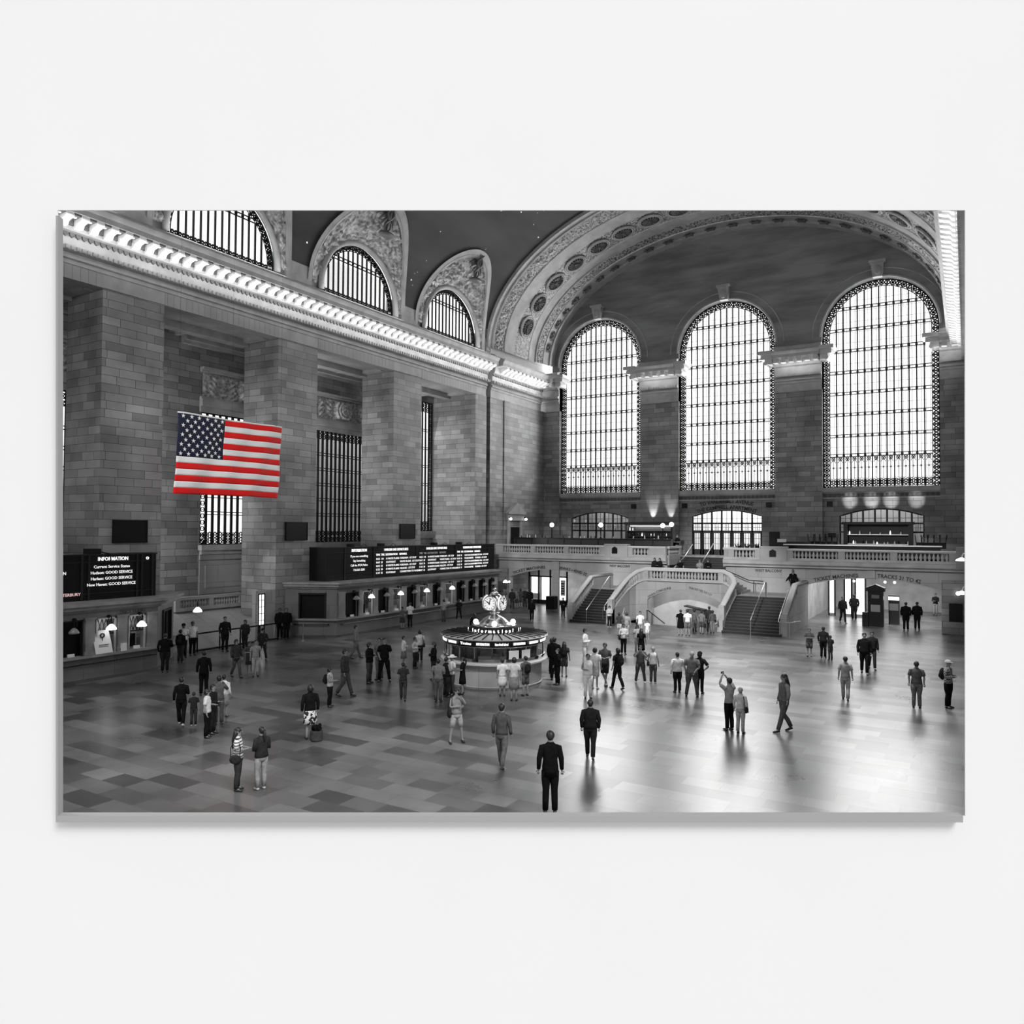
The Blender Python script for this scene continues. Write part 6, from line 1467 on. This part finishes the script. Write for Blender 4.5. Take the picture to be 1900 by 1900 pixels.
AREAS = [
 ('west_daylight', (-18.2, 71.9, 19.3), (-18.2, 60, 19.3), 46, 18.5, 12*pi*46*18.5),
 ('cornice_light_left', (-35.2, 33, 20.45), (-36.1, 33, 21.1), 46, .1, 430),
 ('cornice_light_corner', (-35.1, 61.3, 20.45), (-36.0, 61.3, 21.1), 8.5, .1, 85),
 ('cornice_light_right', (-1.0, 42, 20.45), (-.1, 42, 21.1), 46, .1, 300),
 ('capital_light', (-24.35, 65.7, 20.4), (-24.35, 66.6, 21.0), 3.4, .1, 24),
 ('capital_light', (-12.15, 65.7, 20.4), (-12.15, 66.6, 21.0), 3.4, .1, 24),
 ('capital_light', (-1.2, 65.7, 20.4), (-1.2, 66.6, 21.0), 1.5, .1, 10),
 ('east_fill', (-25, 6.5, 19.5), (-17, 26, 0), 3, 2, 1300),  # unseen lamp added above the opening in place of east window light
 ('passage_fill_bay_three', (-40.2, 47.6, 11), (-39.5, 54.7, 12), 1.2, 13, 420),  # added lamp hidden behind the third pier to brighten this bay
 ('passage_fill_bay_two', (-40.2, 37.2, 13), (-40.9, 42, 15), 1.2, 9, 260),  # added lamp behind the second pier, lifts the wall and frieze
 ('passage_fill_bay_one', (-40.2, 25.4, 9), (-40.9, 30.5, 9), 1.2, 12, 260),  # added lamp out of sight behind the first pier, lightens the back wall
 ('arch_passage_light', (-5.6, 65, 4.1), (-5.6, 65, 0), 8, 10, 800),
 ('shop_passage_light', (-30, 61, 4.1), (-30, 61, 0), 6, 3, 90),
 ('vestibule_light_left', (-30.5, 69.6, 9.4), (-30.5, 69.6, 0), 6, 2.5, 130),
 ('vestibule_light_centre', (-18.3, 69.6, 9.4), (-18.3, 69.6, 0), 6, 2.5, 330),
 ('vestibule_light_right', (-5.9, 69.6, 9.4), (-5.9, 69.6, 0), 6, 2.5, 150),
 ('stairwell_light', (-18.4, 56.6, 2.5), (-18.4, 56.9, 0), 5, .8, 70),
 ('back_bar_light', (-24.4, 64.3, 7.1), (-24.4, 65.2, 6.2), 3.8, .1, 30),
 ('office_light_far', (-34.5, 44.5, 2.6), (-34.5, 44.5, 0), .5, 16, 90),
]
for a in AREAS: area(*a)
for k, y in enumerate((17.65, 28.8, 40.1, 51.25)):
    area('lunette_daylight_left', (-38.4, y, 25.2), (-30, y, 24), 8.4, 5.8, 1.5*pi*8.4*5.8)
    area('lunette_bulbs', (-35.7, y, 22.25), (-35.9, y, 28), 8.2, .15, 120)
    area('vault_fill_right', (-.9, y, 25.5), (-20, y, 16), 6.5, 4.5, 2.2*pi*6.5*4.5)  # added fill just inside the vault; no window is built on this side
area('passage_daylight', (-41.9, 52, 11), (-38, 52, 10), 6, 12, 200)
def spot(name, loc, target, e, ang, r=.6, blend=.5):
    l = bpy.data.lights.new(name, 'SPOT'); l.energy = e; l.spot_size = R(ang); l.spot_blend = blend; l.shadow_soft_size = r
    o = bpy.data.objects.new(name, l); COL.objects.link(o); o.location = loc; o.rotation_euler = (Vector(target)-Vector(loc)).to_track_quat('-Z', 'Y').to_euler()
spot('stair_fill', (-12, 13.2, 19), (-18.3, 56, 1.5), 62000, 21)  # unseen fill added to brighten the stair block
spot('balcony_fill_left', (-14, 12, 19.5), (-31, 58, 3), 30000, 16)  # added fill from behind the front wall, not a fixture of the hall
spot('balcony_fill_right', (-10, 14.5, 19), (-6, 58, 4), 20000, 15)  # same kind of added fill for the right half of the balcony
spot('booth_fill', (-9, 13.8, 18), (-17.6, 28.0, .7), 9000, 19, blend=.8)  # spot added to whiten the booth drum, no lamp stands here
spot('flag_fill', (-24, 7, 17), (-33.5, 28, 10.5), 9500, 34, blend=.9)  # spot added out of view to brighten the flag
spot('floor_fill', (-8, 32, 26), (-9, 36, 0), 34000, 64, r=2, blend=1)  # added spot that brightens the floor, not a fixture on the vault
sp = bpy.data.lights.new('bar_uplights', 'SPOT')
for k, x in enumerate((-8.2, -6.6, -5.2, -3.4)):
    l = bpy.data.lights.new('bar_uplight', 'SPOT'); l.energy = 650; l.spot_size = R(27); l.spot_blend = 1.0; l.shadow_soft_size = .05
    o = bpy.data.objects.new('bar_uplight', l); COL.objects.link(o); o.location = (x, 65.0, 7.55); o.rotation_euler = (Vector((x, 67.4, 9.25))-Vector(o.location)).to_track_quat('-Z', 'Y').to_euler()
for k, x in enumerate((-24.9, -23.2)):
    l = bpy.data.lights.new('back_bar_uplight', 'SPOT'); l.energy = 500; l.spot_size = R(40); l.spot_blend = .8; l.shadow_soft_size = .05
    o = bpy.data.objects.new('back_bar_uplight', l); COL.objects.link(o); o.location = (x, 66.6, 7.3); o.rotation_euler = (R(180-12), 0, 0)
bpy.data.lights.remove(sp)
s = bpy.data.lights.new('gallery_sun', 'SUN'); s.energy = 2.33; s.angle = R(26)
so = bpy.data.objects.new('gallery_sun', s); COL.objects.link(so); so.location = tuple(CP(6, 12, 2))
so.rotation_euler = (ca*-.13+cb*-.25+CN*.2).to_track_quat('-Z', 'Y').to_euler()
cam = bpy.data.cameras.new('camera'); co = bpy.data.objects.new('camera', cam); COL.objects.link(co); co.location = CAMP
cam.sensor_width = 36; cam.sensor_height = 36; cam.sensor_fit = 'HORIZONTAL'; cam.lens = 1410.64/1900*36; cam.clip_end = 400; cam.clip_start = .1
co.matrix_world = Matrix(((ca.x, cb.x, -CN.x, CAMP.x), (ca.y, cb.y, -CN.y, CAMP.y), (ca.z, cb.z, -CN.z, CAMP.z), (0, 0, 0, 1)))
SC.camera = co
vs_ = SC.view_settings; vs_.view_transform = 'Standard'; vs_.look = 'None'; vs_.exposure = 0; vs_.gamma = 1; vs_.use_curve_mapping = False
SC.cycles.max_bounces = 8; SC.cycles.transparent_max_bounces = 16; SC.cycles.sample_clamp_indirect = 6
